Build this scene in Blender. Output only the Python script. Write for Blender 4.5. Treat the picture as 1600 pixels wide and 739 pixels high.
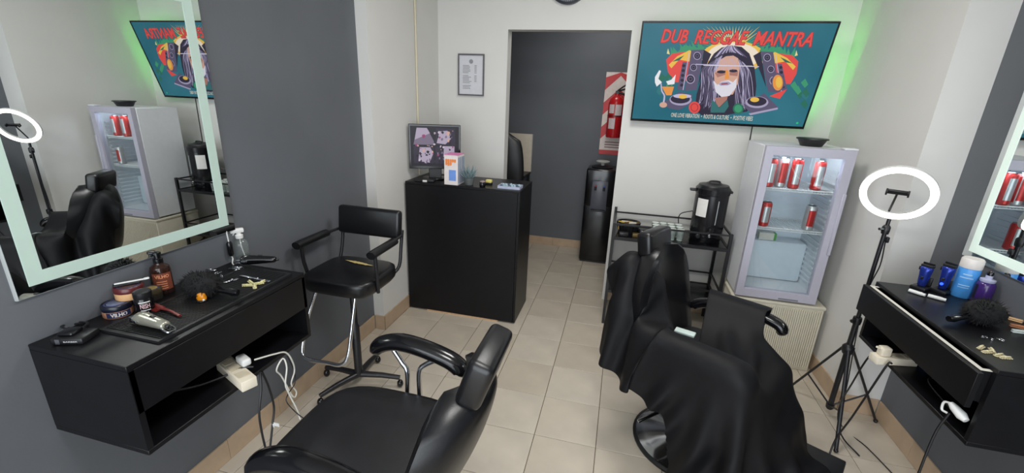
import bpy, bmesh, math, random
import numpy as np
from mathutils import Vector, Matrix
PI = math.pi
for o in list(bpy.data.objects): bpy.data.objects.remove(o)
S = bpy.context.scene
C = S.collection

# ------------------------------------------------------------------ camera
F = 679.48
PITCH, YAW, ROLL = 0.312439, -0.236600, -0.040670
H = 1.75
cp, sp, cy_, sy_ = math.cos(PITCH), math.sin(PITCH), math.cos(YAW), math.sin(YAW)
fwd = Vector((sy_*cp, cy_*cp, -sp)); rgt = Vector((cy_, -sy_, 0)); dwn = fwd.cross(rgt)
cr, sr = math.cos(ROLL), math.sin(ROLL)
r2 = rgt*cr + dwn*sr; d2 = -rgt*sr + dwn*cr
cam = bpy.data.cameras.new('camera'); co = bpy.data.objects.new('camera', cam); C.objects.link(co)
cam.sensor_fit = 'HORIZONTAL'; cam.sensor_width = 36; cam.lens = 36*F/1600; cam.clip_start = 0.02
M = Matrix((( r2.x, -d2.x, -fwd.x, 0), (r2.y, -d2.y, -fwd.y, 0), (r2.z, -d2.z, -fwd.z, H), (0, 0, 0, 1)))
co.matrix_world = M
S.camera = co
def ray(u, v): return r2*((u-800)/F) + d2*((v-369.5)/F) + fwd
def RZ(u, v, z):
    d = ray(u, v); return d*((z-H)/d.z) + Vector((0, 0, H))
def RX(u, v, x):
    d = ray(u, v); return d*(x/d.x) + Vector((0, 0, H))
def RY(u, v, y):
    d = ray(u, v); return d*(y/d.y) + Vector((0, 0, H))

# ------------------------------------------------------------------ world, large lights, exposure
w = bpy.data.worlds.new('world'); S.world = w; w.use_nodes = True
bg = w.node_tree.nodes['Background']; bg.inputs[0].default_value = (0.75, 0.85, 1.0, 1); bg.inputs[1].default_value = 0.8
S.view_settings.view_transform = 'Standard'; S.view_settings.look = 'None'
S.view_settings.gamma = 1; S.view_settings.exposure = 0.0; S.view_settings.use_curve_mapping = False
def area(name, loc, rot, sx, sy, power, col):
    l = bpy.data.lights.new(name, 'AREA'); l.shape = 'RECTANGLE'; l.size = sx; l.size_y = sy; l.energy = power; l.color = col
    o = bpy.data.objects.new(name, l); C.objects.link(o); o.location = loc; o.rotation_euler = rot; return o
area('shopfront_daylight', (0.0, -1.45, 1.35), (PI/2, 0, 0), 3.0, 2.3, 92, (0.91, 0.96, 1.0))

# ------------------------------------------------------------------ materials
def lin(c):
    f = lambda v: v/12.92 if v <= .04045 else ((v+.055)/1.055)**2.4
    return tuple(f(x/255) for x in c) + (1,)
MATS = {}
def mat(name, rgb, rough=.5, metal=0, var=.06, scale=30, bump=0, bscale=200, spec=.5, emit=0, coat=0):
    if name in MATS: return MATS[name]
    m = bpy.data.materials.new(name); m.use_nodes = True; nt = m.node_tree; b = nt.nodes['Principled BSDF']
    c = lin(rgb)
    if var:
        tc = nt.nodes.new('ShaderNodeTexCoord'); n = nt.nodes.new('ShaderNodeTexNoise'); n.inputs['Scale'].default_value = scale; n.inputs['Detail'].default_value = 4
        nt.links.new(tc.outputs['Object'], n.inputs['Vector'])
        r = nt.nodes.new('ShaderNodeValToRGB'); r.color_ramp.elements[0].position = .3; r.color_ramp.elements[1].position = .7
        r.color_ramp.elements[0].color = tuple(x*(1-var) for x in c[:3])+(1,); r.color_ramp.elements[1].color = tuple(min(1, x*(1+var)) for x in c[:3])+(1,)
        nt.links.new(n.outputs['Fac'], r.inputs['Fac']); nt.links.new(r.outputs['Color'], b.inputs['Base Color'])
    else: b.inputs['Base Color'].default_value = c
    if bump:
        tc2 = nt.nodes.new('ShaderNodeTexCoord'); n2 = nt.nodes.new('ShaderNodeTexNoise'); n2.inputs['Scale'].default_value = bscale
        nt.links.new(tc2.outputs['Object'], n2.inputs['Vector'])
        bp = nt.nodes.new('ShaderNodeBump'); bp.inputs['Strength'].default_value = bump; bp.inputs['Distance'].default_value = .002
        nt.links.new(n2.outputs['Fac'], bp.inputs['Height']); nt.links.new(bp.outputs['Normal'], b.inputs['Normal'])
    b.inputs['Roughness'].default_value = rough; b.inputs['Metallic'].default_value = metal; b.inputs['Specular IOR Level'].default_value = spec
    b.inputs['Coat Weight'].default_value = coat
    if emit: b.inputs['Emission Color'].default_value = c; b.inputs['Emission Strength'].default_value = emit
    MATS[name] = m; return m
def scr(name, rgb, k=.92):   # a patch of a lit screen: it gives off its own colour
    if name in MATS: return MATS[name]
    m = bpy.data.materials.new(name); m.use_nodes = True; b = m.node_tree.nodes['Principled BSDF']
    b.inputs['Base Color'].default_value = (.01, .01, .01, 1); b.inputs['Roughness'].default_value = .35; b.inputs['Specular IOR Level'].default_value = .2
    b.inputs['Emission Color'].default_value = lin(rgb); b.inputs['Emission Strength'].default_value = k
    MATS[name] = m; return m
def glass(name, tint=(248, 251, 252), rough=.02, haze=0.0):
    if name in MATS: return MATS[name]
    m = bpy.data.materials.new(name); m.use_nodes = True; nt = m.node_tree
    for n in list(nt.nodes): nt.nodes.remove(n)
    N = nt.nodes.new; out = N('ShaderNodeOutputMaterial'); t = N('ShaderNodeBsdfTransparent'); g = N('ShaderNodeBsdfGlossy'); lw = N('ShaderNodeLayerWeight'); lw.inputs[0].default_value = .5
    t.inputs[0].default_value = lin(tint); g.inputs['Roughness'].default_value = rough
    p = N('ShaderNodeMath'); p.operation = 'POWER'; p.inputs[1].default_value = 5; q = N('ShaderNodeMath'); q.operation = 'MULTIPLY_ADD'; q.inputs[1].default_value = .85; q.inputs[2].default_value = .045
    mx = N('ShaderNodeMixShader'); L = nt.links.new
    L(lw.outputs['Facing'], p.inputs[0]); L(p.outputs[0], q.inputs[0]); L(q.outputs[0], mx.inputs[0]); L(g.outputs[0], mx.inputs[2])
    if haze:
        d = N('ShaderNodeBsdfDiffuse'); d.inputs[0].default_value = lin((225, 232, 228)); m2 = N('ShaderNodeMixShader'); m2.inputs[0].default_value = haze; L(t.outputs[0], m2.inputs[1]); L(d.outputs[0], m2.inputs[2]); L(m2.outputs[0], mx.inputs[1])
    else: L(t.outputs[0], mx.inputs[1])
    L(mx.outputs[0], out.inputs[0]); MATS[name] = m; return m

wall_white = mat('white_wall_paint', (213, 211, 207), .75, var=.02, scale=3, bump=.08, bscale=120)
wall_gray = mat('gray_wall_paint', (93, 96, 101), .62, var=.07, scale=2.2, bump=.12, bscale=90)
ceil_m = mat('ceiling_paint', (214, 213, 210), .8, var=.02, scale=3)
grout = mat('dark_grout', (92, 80, 66), .9, var=.2, scale=40)
tile_m = mat('beige_floor_tile', (190, 172, 146), .33, var=.09, scale=5, bump=.05, bscale=60)
base_m = mat('beige_baseboard_tile', (182, 158, 132), .4, var=.1, scale=9)
black_lam = mat('black_laminate', (16, 16, 19), .38, var=.18, scale=14, bump=.08, bscale=220, spec=.3)
black_in = mat('black_laminate_inner', (14, 14, 17), .5, var=.15, scale=14, spec=.3)
leather = mat('black_leather', (15, 15, 18), .33, var=.12, scale=25, bump=.12, bscale=350)
leather_worn = mat('black_seat_leather', (28, 28, 31), .45, var=.25, scale=8, bump=.15, bscale=300)
gloss_black = mat('gloss_black_plastic', (14, 14, 17), .16, var=.05)
black_pl = mat('black_plastic', (22, 22, 25), .4, var=.08)
black_met = mat('black_metal', (26, 26, 30), .38, var=.1)
chrome = mat('chrome', (205, 207, 212), .12, 1, var=.03)
steel = mat('brushed_steel', (170, 172, 178), .3, 1, var=.05)
cape_m = mat('black_cape_cloth', (16, 16, 19), .55, var=.12, scale=40, bump=.2, bscale=500, spec=.2)
white_pl = mat('white_plastic', (222, 222, 220), .4, var=.02)
cream_pl = mat('cream_plastic', (224, 214, 194), .45, var=.05)
fridge_m = mat('pale_fridge_shell', (220, 222, 226), .4, var=.02)
fridge_door = mat('lavender_gray_door_frame', (178, 176, 190), .45, var=.02)
mirror_m = mat('mirror_silver', (226, 230, 230), .0, 1, var=0)
mirror_edge = mat('mirror_edge', (176, 180, 180), .3, var=.03)
led_m = mat('frosted_led_strip', (176, 196, 186), .6, var=.02, emit=.10)
led_m2 = mat('lit_led_strip', (214, 230, 220), .6, var=.02, emit=.35)
clear = glass('clear_glass')
pure_white = mat('white_paper', (226, 224, 220), .7, var=.03)

# ------------------------------------------------------------------ mesh helpers
def finish(bm, name, m, parent=None, smooth=False, auto=None):
    bmesh.ops.recalc_face_normals(bm, faces=bm.faces)
    me = bpy.data.meshes.new(name); bm.to_mesh(me); bm.free()
    for x in (m if isinstance(m, (list, tuple)) else [m]): me.materials.append(x)
    if smooth:
        me.polygons.foreach_set('use_smooth', [True]*len(me.polygons))
        if auto: me.set_sharp_from_angle(angle=math.radians(auto))
    o = bpy.data.objects.new(name, me); C.objects.link(o)
    if parent: o.parent = parent
    return o
def tag(o, label, cat, group=None):
    o['label'] = label; o['category'] = cat
    if group: o['group'] = group
    return o
def thing(name, label, cat, loc=(0, 0, 0), rz=0, group=None):
    o = bpy.data.objects.new(name, None); C.objects.link(o); o.location = loc; o.rotation_euler = (0, 0, rz); o.empty_display_size = .05
    return tag(o, label, cat, group)
def struct(name, bm, m, label=None):
    o = finish(bm, name, m); o['kind'] = 'structure'; o['label'] = label or name.replace('_', ' '); return o
def adopt(o, parent, name='cord'):      # a mesh built in world coordinates becomes a part of its thing
    o.parent = parent; o.matrix_parent_inverse = parent.matrix_basis.inverted(); o.name = name
    for k in ('label', 'category', 'group'):
        if k in o: del o[k]
    return o
def copy_tree(root, loc, rz=0, label=None):
    r = root.copy(); C.objects.link(r); r.location = loc; r.rotation_euler = (0, 0, rz)
    if label: r['label'] = label
    for ch in root.children:
        c = ch.copy(); C.objects.link(c); c.parent = r
        for g in ch.children:
            d = g.copy(); C.objects.link(d); d.parent = c
    return r
def B(): return bmesh.new()
def box(bm, x0, x1, y0, y1, z0, z1, r=0, seg=2, mtx=None):
    g = bmesh.ops.create_cube(bm, size=1)
    vs = g['verts']
    for v in vs: v.co = Vector((x0+(x1-x0)*(v.co.x+.5), y0+(y1-y0)*(v.co.y+.5), z0+(z1-z0)*(v.co.z+.5)))
    if r:
        es = list({e for v in vs for e in v.link_edges})
        k = bmesh.ops.bevel(bm, geom=es, offset=r, segments=seg, profile=.5, affect='EDGES')
        vs = [v for v in k['verts']] + [v for v in vs if v.is_valid]
        vs = list({v for v in vs if v.is_valid})
    if mtx:
        for v in vs: v.co = mtx @ v.co
    return bm
def bx(name, m, parent, x0, x1, y0, y1, z0, z1, r=0, seg=2, mtx=None):
    return finish(box(B(), x0, x1, y0, y1, z0, z1, r, seg, mtx), name, m, parent, smooth=bool(r), auto=40)
def loft(bm, rings, cap=True, close=True):
    rs = [[bm.verts.new(p) for p in ring] for ring in rings]
    n = len(rs[0])
    for a, b in zip(rs[:-1], rs[1:]):
        for i in range(n if close else n-1): bm.faces.new((a[i], a[(i+1) % n], b[(i+1) % n], b[i]))
    if cap: bm.faces.new(rs[0][::-1]); bm.faces.new(rs[-1])
    return bm
def lathe(bm, prof, n=24, c=(0, 0, 0), mtx=None):
    rings = []
    for r, z in prof:
        r = max(r, 1e-4); rings.append([Vector((c[0]+r*math.cos(2*PI*i/n), c[1]+r*math.sin(2*PI*i/n), c[2]+z)) for i in range(n)])
    if mtx: rings = [[mtx @ p for p in rg] for rg in rings]
    return loft(bm, rings)
def smooth_path(pts, k=5):
    pts = [Vector(p) for p in pts]
    if len(pts) < 3: return pts
    out = []
    P = [pts[0]*2-pts[1]] + pts + [pts[-1]*2-pts[-2]]
    for i in range(1, len(P)-2):
        for j in range(k):
            t = j/k; a, b, c, d = P[i-1], P[i], P[i+1], P[i+2]
            out.append(.5*((2*b)+(c-a)*t+(2*a-5*b+4*c-d)*t*t+(3*b-a-3*c+d)*t**3))
    out.append(pts[-1]); return out
def tube(bm, pts, r, n=8, sm=0, flat=None):
    pts = smooth_path(pts, sm) if sm else [Vector(p) for p in pts]
    rings = []; up = None
    for i, p in enumerate(pts):
        t = (pts[min(i+1, len(pts)-1)]-pts[max(i-1, 0)]).normalized()
        if up is None:
            up = Vector((0, 0, 1)) if abs(t.z) < .9 else Vector((1, 0, 0))
        s = t.cross(up); s = s.normalized() if s.length > 1e-6 else Vector((1, 0, 0)); up = s.cross(t).normalized()
        if isinstance(r, (list, tuple)):
            fi = i*(len(r)-1)/max(1, len(pts)-1); i0 = min(int(fi), len(r)-2); rr = r[i0]+(r[i0+1]-r[i0])*(fi-i0)
        else: rr = r
        fx, fz = (flat or (1, 1))
        rings.append([p+s*(rr*fx*math.cos(2*PI*k/n))+up*(rr*fz*math.sin(2*PI*k/n)) for k in range(n)])
    return loft(bm, rings)
def tb(name, m, parent, pts, r, n=8, sm=0, flat=None): return finish(tube(B(), pts, r, n, sm, flat), name, m, parent, True, 50)
def prism(bm, poly, z0, z1, mtx=None):
    a = [Vector((x, y, z0)) for x, y in poly]; b = [Vector((x, y, z1)) for x, y in poly]
    if mtx: a = [mtx @ v for v in a]; b = [mtx @ v for v in b]
    return loft(bm, [a, b])
def superbox(bm, cx, cy, z0, z1, hx, hy, p=4, n=36, edge=.03, crown=.0, fx=None):
    # cushion: superellipse plan, rounded rims, slightly crowned
    rings = []
    zs = [(0, -.6), (.15, -.18), (.3, 0), (.7, 0), (.85, -.12), (.95, -.45), (1, -1.2)]
    for t, ins in zs:
        ring = []
        for i in range(n):
            a = 2*PI*i/n; ca, sa = math.cos(a), math.sin(a)
            k = (abs(ca)**p+abs(sa)**p)**(-1/p)
            x, y = (hx+ins*edge)*k*ca, (hy+ins*edge)*k*sa
            ring.append(Vector((cx+x, cy+y, z0+(z1-z0)*t)))
        rings.append(ring)
    loft(bm, rings, cap=False)
    bm.verts.ensure_lookup_table()
    rs = [bm.verts[-n*(len(zs)-k):][:n] for k in range(len(zs))]
    top = rs[-1]; c = bm.verts.new((cx, cy, z1+crown)); mid = []
    for i in range(n):
        v = top[i].co.lerp(Vector((cx, cy, z1+crown)), .5); v.z = z1+crown*.8; mid.append(bm.verts.new(v))
    for i in range(n):
        bm.faces.new((top[i], top[(i+1) % n], mid[(i+1) % n], mid[i])); bm.faces.new((mid[i], mid[(i+1) % n], c))
    bm.faces.new(list(rs[0])[::-1])
    return bm
def sphere(bm, c, r, sc=(1, 1, 1), u=16, v=10):
    g = bmesh.ops.create_uvsphere(bm, u_segments=u, v_segments=v, radius=r)
    for q in g['verts']: q.co = Vector((q.co.x*sc[0]+c[0], q.co.y*sc[1]+c[1], q.co.z*sc[2]+c[2]))
    return bm
_tc = [0]
def text_verts(s, shear=0, bold=0):
    cu = bpy.data.curves.new('txt', 'FONT'); cu.body = s; cu.size = 1; cu.shear = shear; cu.offset = bold; cu.resolution_u = 2; cu.fill_mode = 'FRONT'
    o = bpy.data.objects.new('txt', cu); C.objects.link(o)
    dg = bpy.context.evaluated_depsgraph_get(); me = bpy.data.meshes.new_from_object(o.evaluated_get(dg))
    vs = [v.co.copy() for v in me.vertices]; fs = [tuple(p.vertices) for p in me.polygons]
    bpy.data.objects.remove(o); bpy.data.curves.remove(cu); bpy.data.meshes.remove(me)
    x0 = min(v.x for v in vs); x1 = max(v.x for v in vs); y0 = min(v.y for v in vs); y1 = max(v.y for v in vs)
    return [((v.x-x0)/(x1-x0), (v.y-y0)/(y1-y0)) for v in vs], fs
def text_on(bm, s, fn, shear=0, bold=0, mi=0):
    vs, fs = text_verts(s, shear, bold); bv = [bm.verts.new(fn(a, b)) for a, b in vs]
    for f in fs:
        try: q = bm.faces.new([bv[i] for i in f]); q.material_index = mi
        except ValueError: pass

# ------------------------------------------------------------------ room
XL, XLR, XR, XRR = -1.70, -1.62, 1.655, 1.46
YP, YB, YB2, YE, YF, ZC = 2.655, 3.75, 3.87, 5.11, -1.6, 2.85
DX0, DX1, DZ = -1.006, -.029, 2.262
struct('floor', box(B(), -1.9, 1.9, YF-.1, YE+.1, -.08, -.004), grout, 'beige tiled floor')
T = .3303; TX0, TY0 = -.6210, 2.5726
fl = bpy.data.objects['floor']; k = 0; tmesh = {}
rnd = random.Random(4)
tile_ms = [mat('beige_floor_tile_%s' % n, c, .33, var=.10, scale=4.5, bump=.05, bscale=60) for n, c in (('a', (191, 180, 164)), ('b', (187, 176, 160)), ('c', (194, 184, 169)))]
for i in range(-4, 8):
    for j in range(-9, 14):
        x0, x1 = max(TX0+i*T+.0016, XL), min(TX0+(i+1)*T-.0016, XR)
        y0, y1 = max(TY0-(j+1)*T+.0012, YF), min(TY0-j*T-.0012, YE)
        if x1-x0 < .02 or y1-y0 < .02: continue
        mi = rnd.randrange(3); key = (round(x1-x0, 4), round(y1-y0, 4), mi)
        if key not in tmesh:
            bm = box(B(), 0, x1-x0, 0, y1-y0, -.012, 0, .0015, 1); o = finish(bm, 'tile', tile_ms[mi], fl); tmesh[key] = o.data
        else:
            o = bpy.data.objects.new('tile', tmesh[key]); C.objects.link(o); o.parent = fl
        o.location = (x0, y0, 0)
struct('ceiling', box(B(), -1.9, 1.9, YF-.1, YE+.1, ZC, ZC+.1), ceil_m, 'white ceiling')
struct('wall_left', box(B(), XL-.1, XL, YF, YP, 0, ZC), wall_gray, 'gray painted wall on the left behind the mirror')
struct('wall_left_rear', box(B(), XL-.1, XLR, YP, YB, 0, ZC), wall_white, 'white wall on the left behind the reception counter')
struct('wall_right', box(B(), XR, XR+.1, YF, YP, 0, ZC), wall_gray, 'gray painted wall on the right behind the mirror')
struct('wall_right_rear', box(B(), XRR, XR+.1, YP, YB, 0, ZC), wall_white, 'white wall on the right beside the fridge')
bm = B(); box(bm, XL-.1, DX0, YB, YB2, 0, ZC); box(bm, DX1, XR+.1, YB, YB2, 0, ZC); box(bm, DX0, DX1, YB, YB2, DZ, ZC)
struct('wall_back', bm, wall_white, 'white back wall with the doorway and television')
struct('wall_backroom', box(B(), -1.9, 1.9, YE, YE+.1, 0, ZC), wall_gray, 'dark gray wall of the room beyond the doorway')
struct('wall_backroom_left', box(B(), -1.82, -1.72, YB2, YE, 0, ZC), wall_gray, 'side wall of the back room')
struct('wall_backroom_right', box(B(), 1.46, 1.56, YB2, YE, 0, ZC), wall_gray, 'right side wall of the back room')
bm = B(); box(bm, XL-.1, -1.55, YF-.1, YF, 0, ZC); box(bm, 1.55, XR+.1, YF-.1, YF, 0, ZC); box(bm, -1.55, 1.55, YF-.1, YF, 2.55, ZC); box(bm, -1.55, 1.55, YF-.1, YF, 0, .15)
struct('wall_front', bm, wall_white, 'shopfront wall with a wide glazed opening')
wn = struct('window_1', box(B(), -1.55, 1.55, YF-.06, YF-.05, .15, 2.55), clear, 'shopfront window pane')
# baseboards made of tile pieces
def baseboard(name, axis, fixed, a0, a1, side, hgt=.112, label=None):
    t = .009
    bm = B()
    if axis == 'y': box(bm, min(fixed, fixed+side*t*.5), max(fixed, fixed+side*t*.5), a0, a1, 0, hgt-.003)
    else: box(bm, a0, a1, min(fixed, fixed+side*t*.5), max(fixed, fixed+side*t*.5), 0, hgt-.003)
    o = struct(name, bm, grout, label)
    a = a0
    while a < a1-.005:
        b = min(a+T, a1); lo, hi = sorted((fixed, fixed+side*t))
        if b-a > .012:
            if axis == 'y': q = box(B(), lo, hi, a+.001, b-.001, .001, hgt, .001, 1)
            else: q = box(B(), a+.001, b-.001, lo, hi, .001, hgt, .001, 1)
            finish(q, 'baseboard_tile', base_m, o)
        a = b
baseboard('baseboard_left', 'y', XL, .0, YP-.009, 1, .115, 'beige tile skirting along the gray left wall')
baseboard('baseboard_left_step', 'x', YP, XL+.009, XLR+.009, -1, .115, 'beige tile skirting on the left wall step')
baseboard('baseboard_left_rear', 'y', XLR, YP, YB-.009, 1, .115, 'beige tile skirting on the white left wall')
baseboard('baseboard_right', 'y', XR, .0, YP-.009, -1, .115, 'beige tile skirting along the gray right wall')
baseboard('baseboard_right_step', 'x', YP, XRR-.009, XR-.009, -1, .115, 'beige tile skirting on the right wall step')
baseboard('baseboard_right_rear', 'y', XRR, YP, YB-.009, -1, .115, 'beige tile skirting on the white right wall')
baseboard('baseboard_back', 'x', YB, DX1+.03, XRR-.01, -1, .10, 'beige tile skirting under the television wall')
baseboard('baseboard_backroom', 'x', YE, -1.7, 1.45, -1, .10, 'beige tile skirting in the back room')
# ceiling lamps (modelled fixtures; out of frame)
def ceiling_lamp(x, y, power, label, sx=.6, sy=.6, z=ZC, col=(1, .985, .96)):
    t = thing('ceiling_lamp', label, 'lamp', (x, y, z-.03), 0)
    bx('lamp_housing', white_pl, t, -sx/2-.02, sx/2+.02, -sy/2-.02, sy/2+.02, .004, .03)
    bx('diffuser', mat('lamp_diffuser', (250, 248, 240), .6, var=.01, emit=2.5), t, -sx/2, sx/2, -sy/2, sy/2, 0, .004)
    a = area('lamp_glow', (x, y, z-.04), (0, 0, 0), sx, sy, power, col)
ceiling_lamp(.0, .6, 22, 'square white ceiling lamp nearest the shopfront')
ceiling_lamp(.0, 2.3, 23, 'square white ceiling lamp over the middle of the shop')
ceiling_lamp(-.2, 4.5, 6, 'small unseen ceiling lamp added to light the back room', .35, .35)  # unseen lamp, added to give the back room some weak light

# ------------------------------------------------------------------ mirrors
def mirror(name, label, x, s, y0, y1, z0, z1, lm):
    t = thing(name, label, 'mirror', (x, (y0+y1)/2, z0)); a, b, hh = -(y1-y0)/2, (y1-y0)/2, z1-z0
    X = lambda p, q: tuple(sorted((s*p, s*q)))
    bx('mirror_back', mirror_edge, t, *X(0, .010), a, b, 0, hh)
    bx('mirror_glass', mirror_m, t, *X(.010, .014), a+.003, b-.003, .003, hh-.003)
    i, wd = .034, .040
    for (p, q, r, u) in ((a+i, b-i, i, i+wd), (a+i, b-i, hh-i-wd, hh-i), (a+i, a+i+wd, i+wd, hh-i-wd), (b-i-wd, b-i, i+wd, hh-i-wd)):
        bx('led_strip', lm, t, *X(.014, .0155), p, q, r, u)
    return t
mirror('wall_mirror', 'rectangular wall mirror with frosted light strip above the left shelf', XL, 1, .777, 1.553, 1.112, 2.115, led_m)
mirror('wall_mirror', 'rectangular wall mirror with frosted light strip above the right shelf', XR, -1, 1.68, 2.45, 1.105, 2.115, led_m2)

# ------------------------------------------------------------------ floating shelves
def shelf_unit(label, x, s, y0, y1, z0, z1, depth, opened):
    t = thing('floating_cabinet', label, 'cabinet', (x, (y0+y1)/2, z0)); a, b, h = -(y1-y0)/2, (y1-y0)/2, z1-z0
    X = lambda p, q: tuple(sorted((s*p, s*q))); k = .018
    bx('top_board', black_lam, t, *X(0, depth), a, b, h-k, h, .0015, 1)
    bx('bottom_board', black_lam, t, *X(0, depth), a, b, 0, k, .0015, 1)
    bx('end_panel', black_lam, t, *X(0, depth), a, a+k, k, h-k)
    bx('end_panel', black_lam, t, *X(0, depth), b-k, b, k, h-k)
    bx('back_panel', black_in, t, *X(0, .008), a+k, b-k, k, h-k)
    bx('divider_board', black_in, t, *X(.008, depth-.02), a+k, b-k, .150, .150+.012)
    d = bx('drawer', black_lam, t, *X(depth-.018+opened, depth+opened), a+.002 if not opened else a, b-.002 if not opened else b, .152, h-k-.002 if not opened else h-.022, .001, 1)
    if opened:
        wm = mat('white_melamine', (224, 220, 208), .45, var=.03); q = depth-.018+opened
        for nm_, xx, ya, yb in (('drawer_box_front', X(q-.014, q), a+.02, b-.02), ('drawer_box_side', X(q-.30, q-.014), a+.02, a+.034), ('drawer_box_side', X(q-.30, q-.014), b-.034, b-.02)):
            p_ = bx(nm_, black_lam, d, *xx, ya, yb, .17, h-.020); bx('white_edging', wm, d, *xx, ya, yb, h-.020, h-.0185)
        bx('drawer_bottom', black_in, d, *X(q-.30, q-.014), a+.034, b-.034, .17, .176)
    return t
shelf_unit('black floating cabinet with drawer under the left mirror', XL, 1, .772, 1.515, .648, .967, .39, 0)
shelf_unit('black floating cabinet with its drawer ajar under the right mirror', XR, -1, 1.585, 2.345, .648, .957, .378, .05)

# ------------------------------------------------------------------ reception counter
cx0, cx1, cyf, cyb, cz = -1.605, -.685, 3.043, 3.47, 1.09
t = thing('reception_counter', 'tall black laminate reception counter by the doorway', 'counter', ((cx0+cx1)/2, (cyf+cyb)/2, 0)); a = (cx1-cx0)/2; b = (cyb-cyf)/2
bx('front_panel', black_lam, t, -a, a-.02, -b, -b+.018, .012, cz-.02, .001, 1)
bx('side_panel', black_lam, t, a-.018, a, -b, b, .012, cz-.02, .001, 1)
bx('side_panel', black_lam, t, -a, -a+.018, -b+.019, b, .012, cz-.02, .001, 1)
bx('counter_top', black_lam, t, -a, a, -b, b, cz-.019, cz, .0015, 1)
bx('inner_shelf', black_in, t, -a+.02, a-.02, -b+.02, b-.02, .55, .568)
bx('plinth', mat('raw_chipboard', (196, 160, 122), .8, var=.15, scale=80), t, -a+.16, a-.14, -b-.004, -b+.012, 0, .011)
for sx in (-a+.03, a-.03):
    for sy in (-b+.03, b-.03): finish(lathe(B(), [(.012, 0), (.012, .012)], 10, (sx, sy, 0)), 'foot', black_pl, t)

# conduit on the white left wall
p1 = RX(648, 5, XLR+.008); p2 = RX(654, 190, XLR+.008)
t = tag(tb('wall_conduit', mat('cream_conduit', (205, 196, 170), .5, var=.03), None, [(XLR+.009, p1.y, 2.7), (XLR+.009, p1.y, 1.1)], .008, 8), 'thin cream cable conduit running down the white left wall', 'conduit')

# ------------------------------------------------------------------ television (tilted forward on its bracket)
tv0 = Vector((.037, 3.695, 1.602)); TW, TH = 1.23, .712; TA = math.radians(16.3)
eX = Vector((1, 0, 0)); eZ = Vector((0, -math.sin(TA), math.cos(TA))); eN = eX.cross(eZ)   # eN points into the room (-y)
eN = Vector((0, -math.cos(TA), -math.sin(TA)))
def tvp(a, b, c=0): return tv0 + eX*a + eZ*b + eN*c
TM = Matrix(((eX.x, eZ.x, eN.x, tv0.x), (eX.y, eZ.y, eN.y, tv0.y), (eX.z, eZ.z, eN.z, tv0.z), (0, 0, 0, 1)))
def tv_uv(cx, cy):             # crop of the photograph -> screen plane
    d = ray(980+cx*.2707, 20+cy*.2707); o = Vector((0, 0, H)); tt = (tv0-o).dot(eN)/d.dot(eN); q = o+d*tt-tv0
    return q.dot(eX), q.dot(eZ)
t = thing('television', 'large wall television showing a reggae music picture', 'television', (0, 0, 0))
t.matrix_world = TM
bx('tv_body', black_pl, t, .0, TW, 0, TH, -.022, -.002, .003, 1)
bx('rear_housing', black_pl, t, .25, TW-.25, .08, .42, -.040, -.022, .004, 1)
bm = B(); e = .011
box(bm, 0, TW, 0, e+.006, -.002, .004); box(bm, 0, TW, TH-e, TH, -.002, .004); box(bm, 0, e, e+.006, TH-e, -.002, .004); box(bm, TW-e, TW, e+.006, TH-e, -.002, .004)
finish(bm, 'bezel', gloss_black, t)
gl = scr('green_led', (90, 255, 90), 34.0)
bm = B(); box(bm, TW-.075, TW-.06, .05, TH-.05, -.026, -.0225)
finish(bm, 'backlight_strip', gl, t)
bm = B(); box(bm, .12, TW-.07, TH-.075, TH-.06, -.026, -.0225)
finish(bm, 'backlight_strip', scr('green_led_dim', (110, 255, 110), 4.0), t)
sm_ = bpy.data.materials.new('teal_screen'); sm_.use_nodes = True; nt = sm_.node_tree; bs = nt.nodes['Principled BSDF']
n = nt.nodes.new('ShaderNodeTexNoise'); n.inputs['Scale'].default_value = 1.6; tc = nt.nodes.new('ShaderNodeTexCoord'); rp = nt.nodes.new('ShaderNodeValToRGB')
rp.color_ramp.elements[0].color = lin((30, 104, 122)); rp.color_ramp.elements[1].color = lin((52, 122, 140)); rp.color_ramp.elements[0].position = .35; rp.color_ramp.elements[1].position = .65
nt.links.new(tc.outputs['Object'], n.inputs['Vector']); nt.links.new(n.outputs['Fac'], rp.inputs['Fac']); nt.links.new(rp.outputs['Color'], bs.inputs['Emission Color'])
bs.inputs['Emission Strength'].default_value = .85; bs.inputs['Base Color'].default_value = (.008, .008, .008, 1); bs.inputs['Roughness'].default_value = .3; bs.inputs['Specular IOR Level'].default_value = .25
screen = bx('screen', sm_, t, e, TW-e, e+.006, TH-e, -.002, .0005)
# the picture: flat patches on the screen
pal = [('teal', (46, 118, 124)), ('green', (60, 150, 110)), ('dgreen', (40, 110, 90)), ('yellow', (235, 190, 80)), ('lyellow', (226, 216, 150)), ('red', (228, 76, 72)), ('dred', (150, 52, 60)),
       ('cream', (240, 226, 205)), ('white', (236, 236, 240)), ('skin', (212, 166, 146)), ('skind', (172, 120, 108)), ('dark', (44, 38, 60)), ('mid', (92, 84, 112)), ('lav', (168, 160, 190)),
       ('beard', (222, 220, 230)), ('orange', (232, 150, 70)), ('shirt', (52, 110, 112)), ('lilac', (196, 188, 220))]
PM = {n: i for i, (n, c) in enumerate(pal)}; pmats = [scr('picture_'+n, c) for n, c in pal]
pic = B(); lay = [0.0007]
def poly(pts, col, dz=None):
    lay[0] += .00002; z = lay[0] if dz is None else dz
    vs = [pic.verts.new((*tv_uv(x, y), z)) for x, y in pts]
    try: f = pic.faces.new(vs); f.material_index = PM[col]
    except ValueError: pass
def ell(cx, cy, rx, ry, col, n=22, a0=0): poly([(cx+rx*math.cos(2*PI*i/n+a0), cy+ry*math.sin(2*PI*i/n+a0)) for i in range(n)], col)
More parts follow.
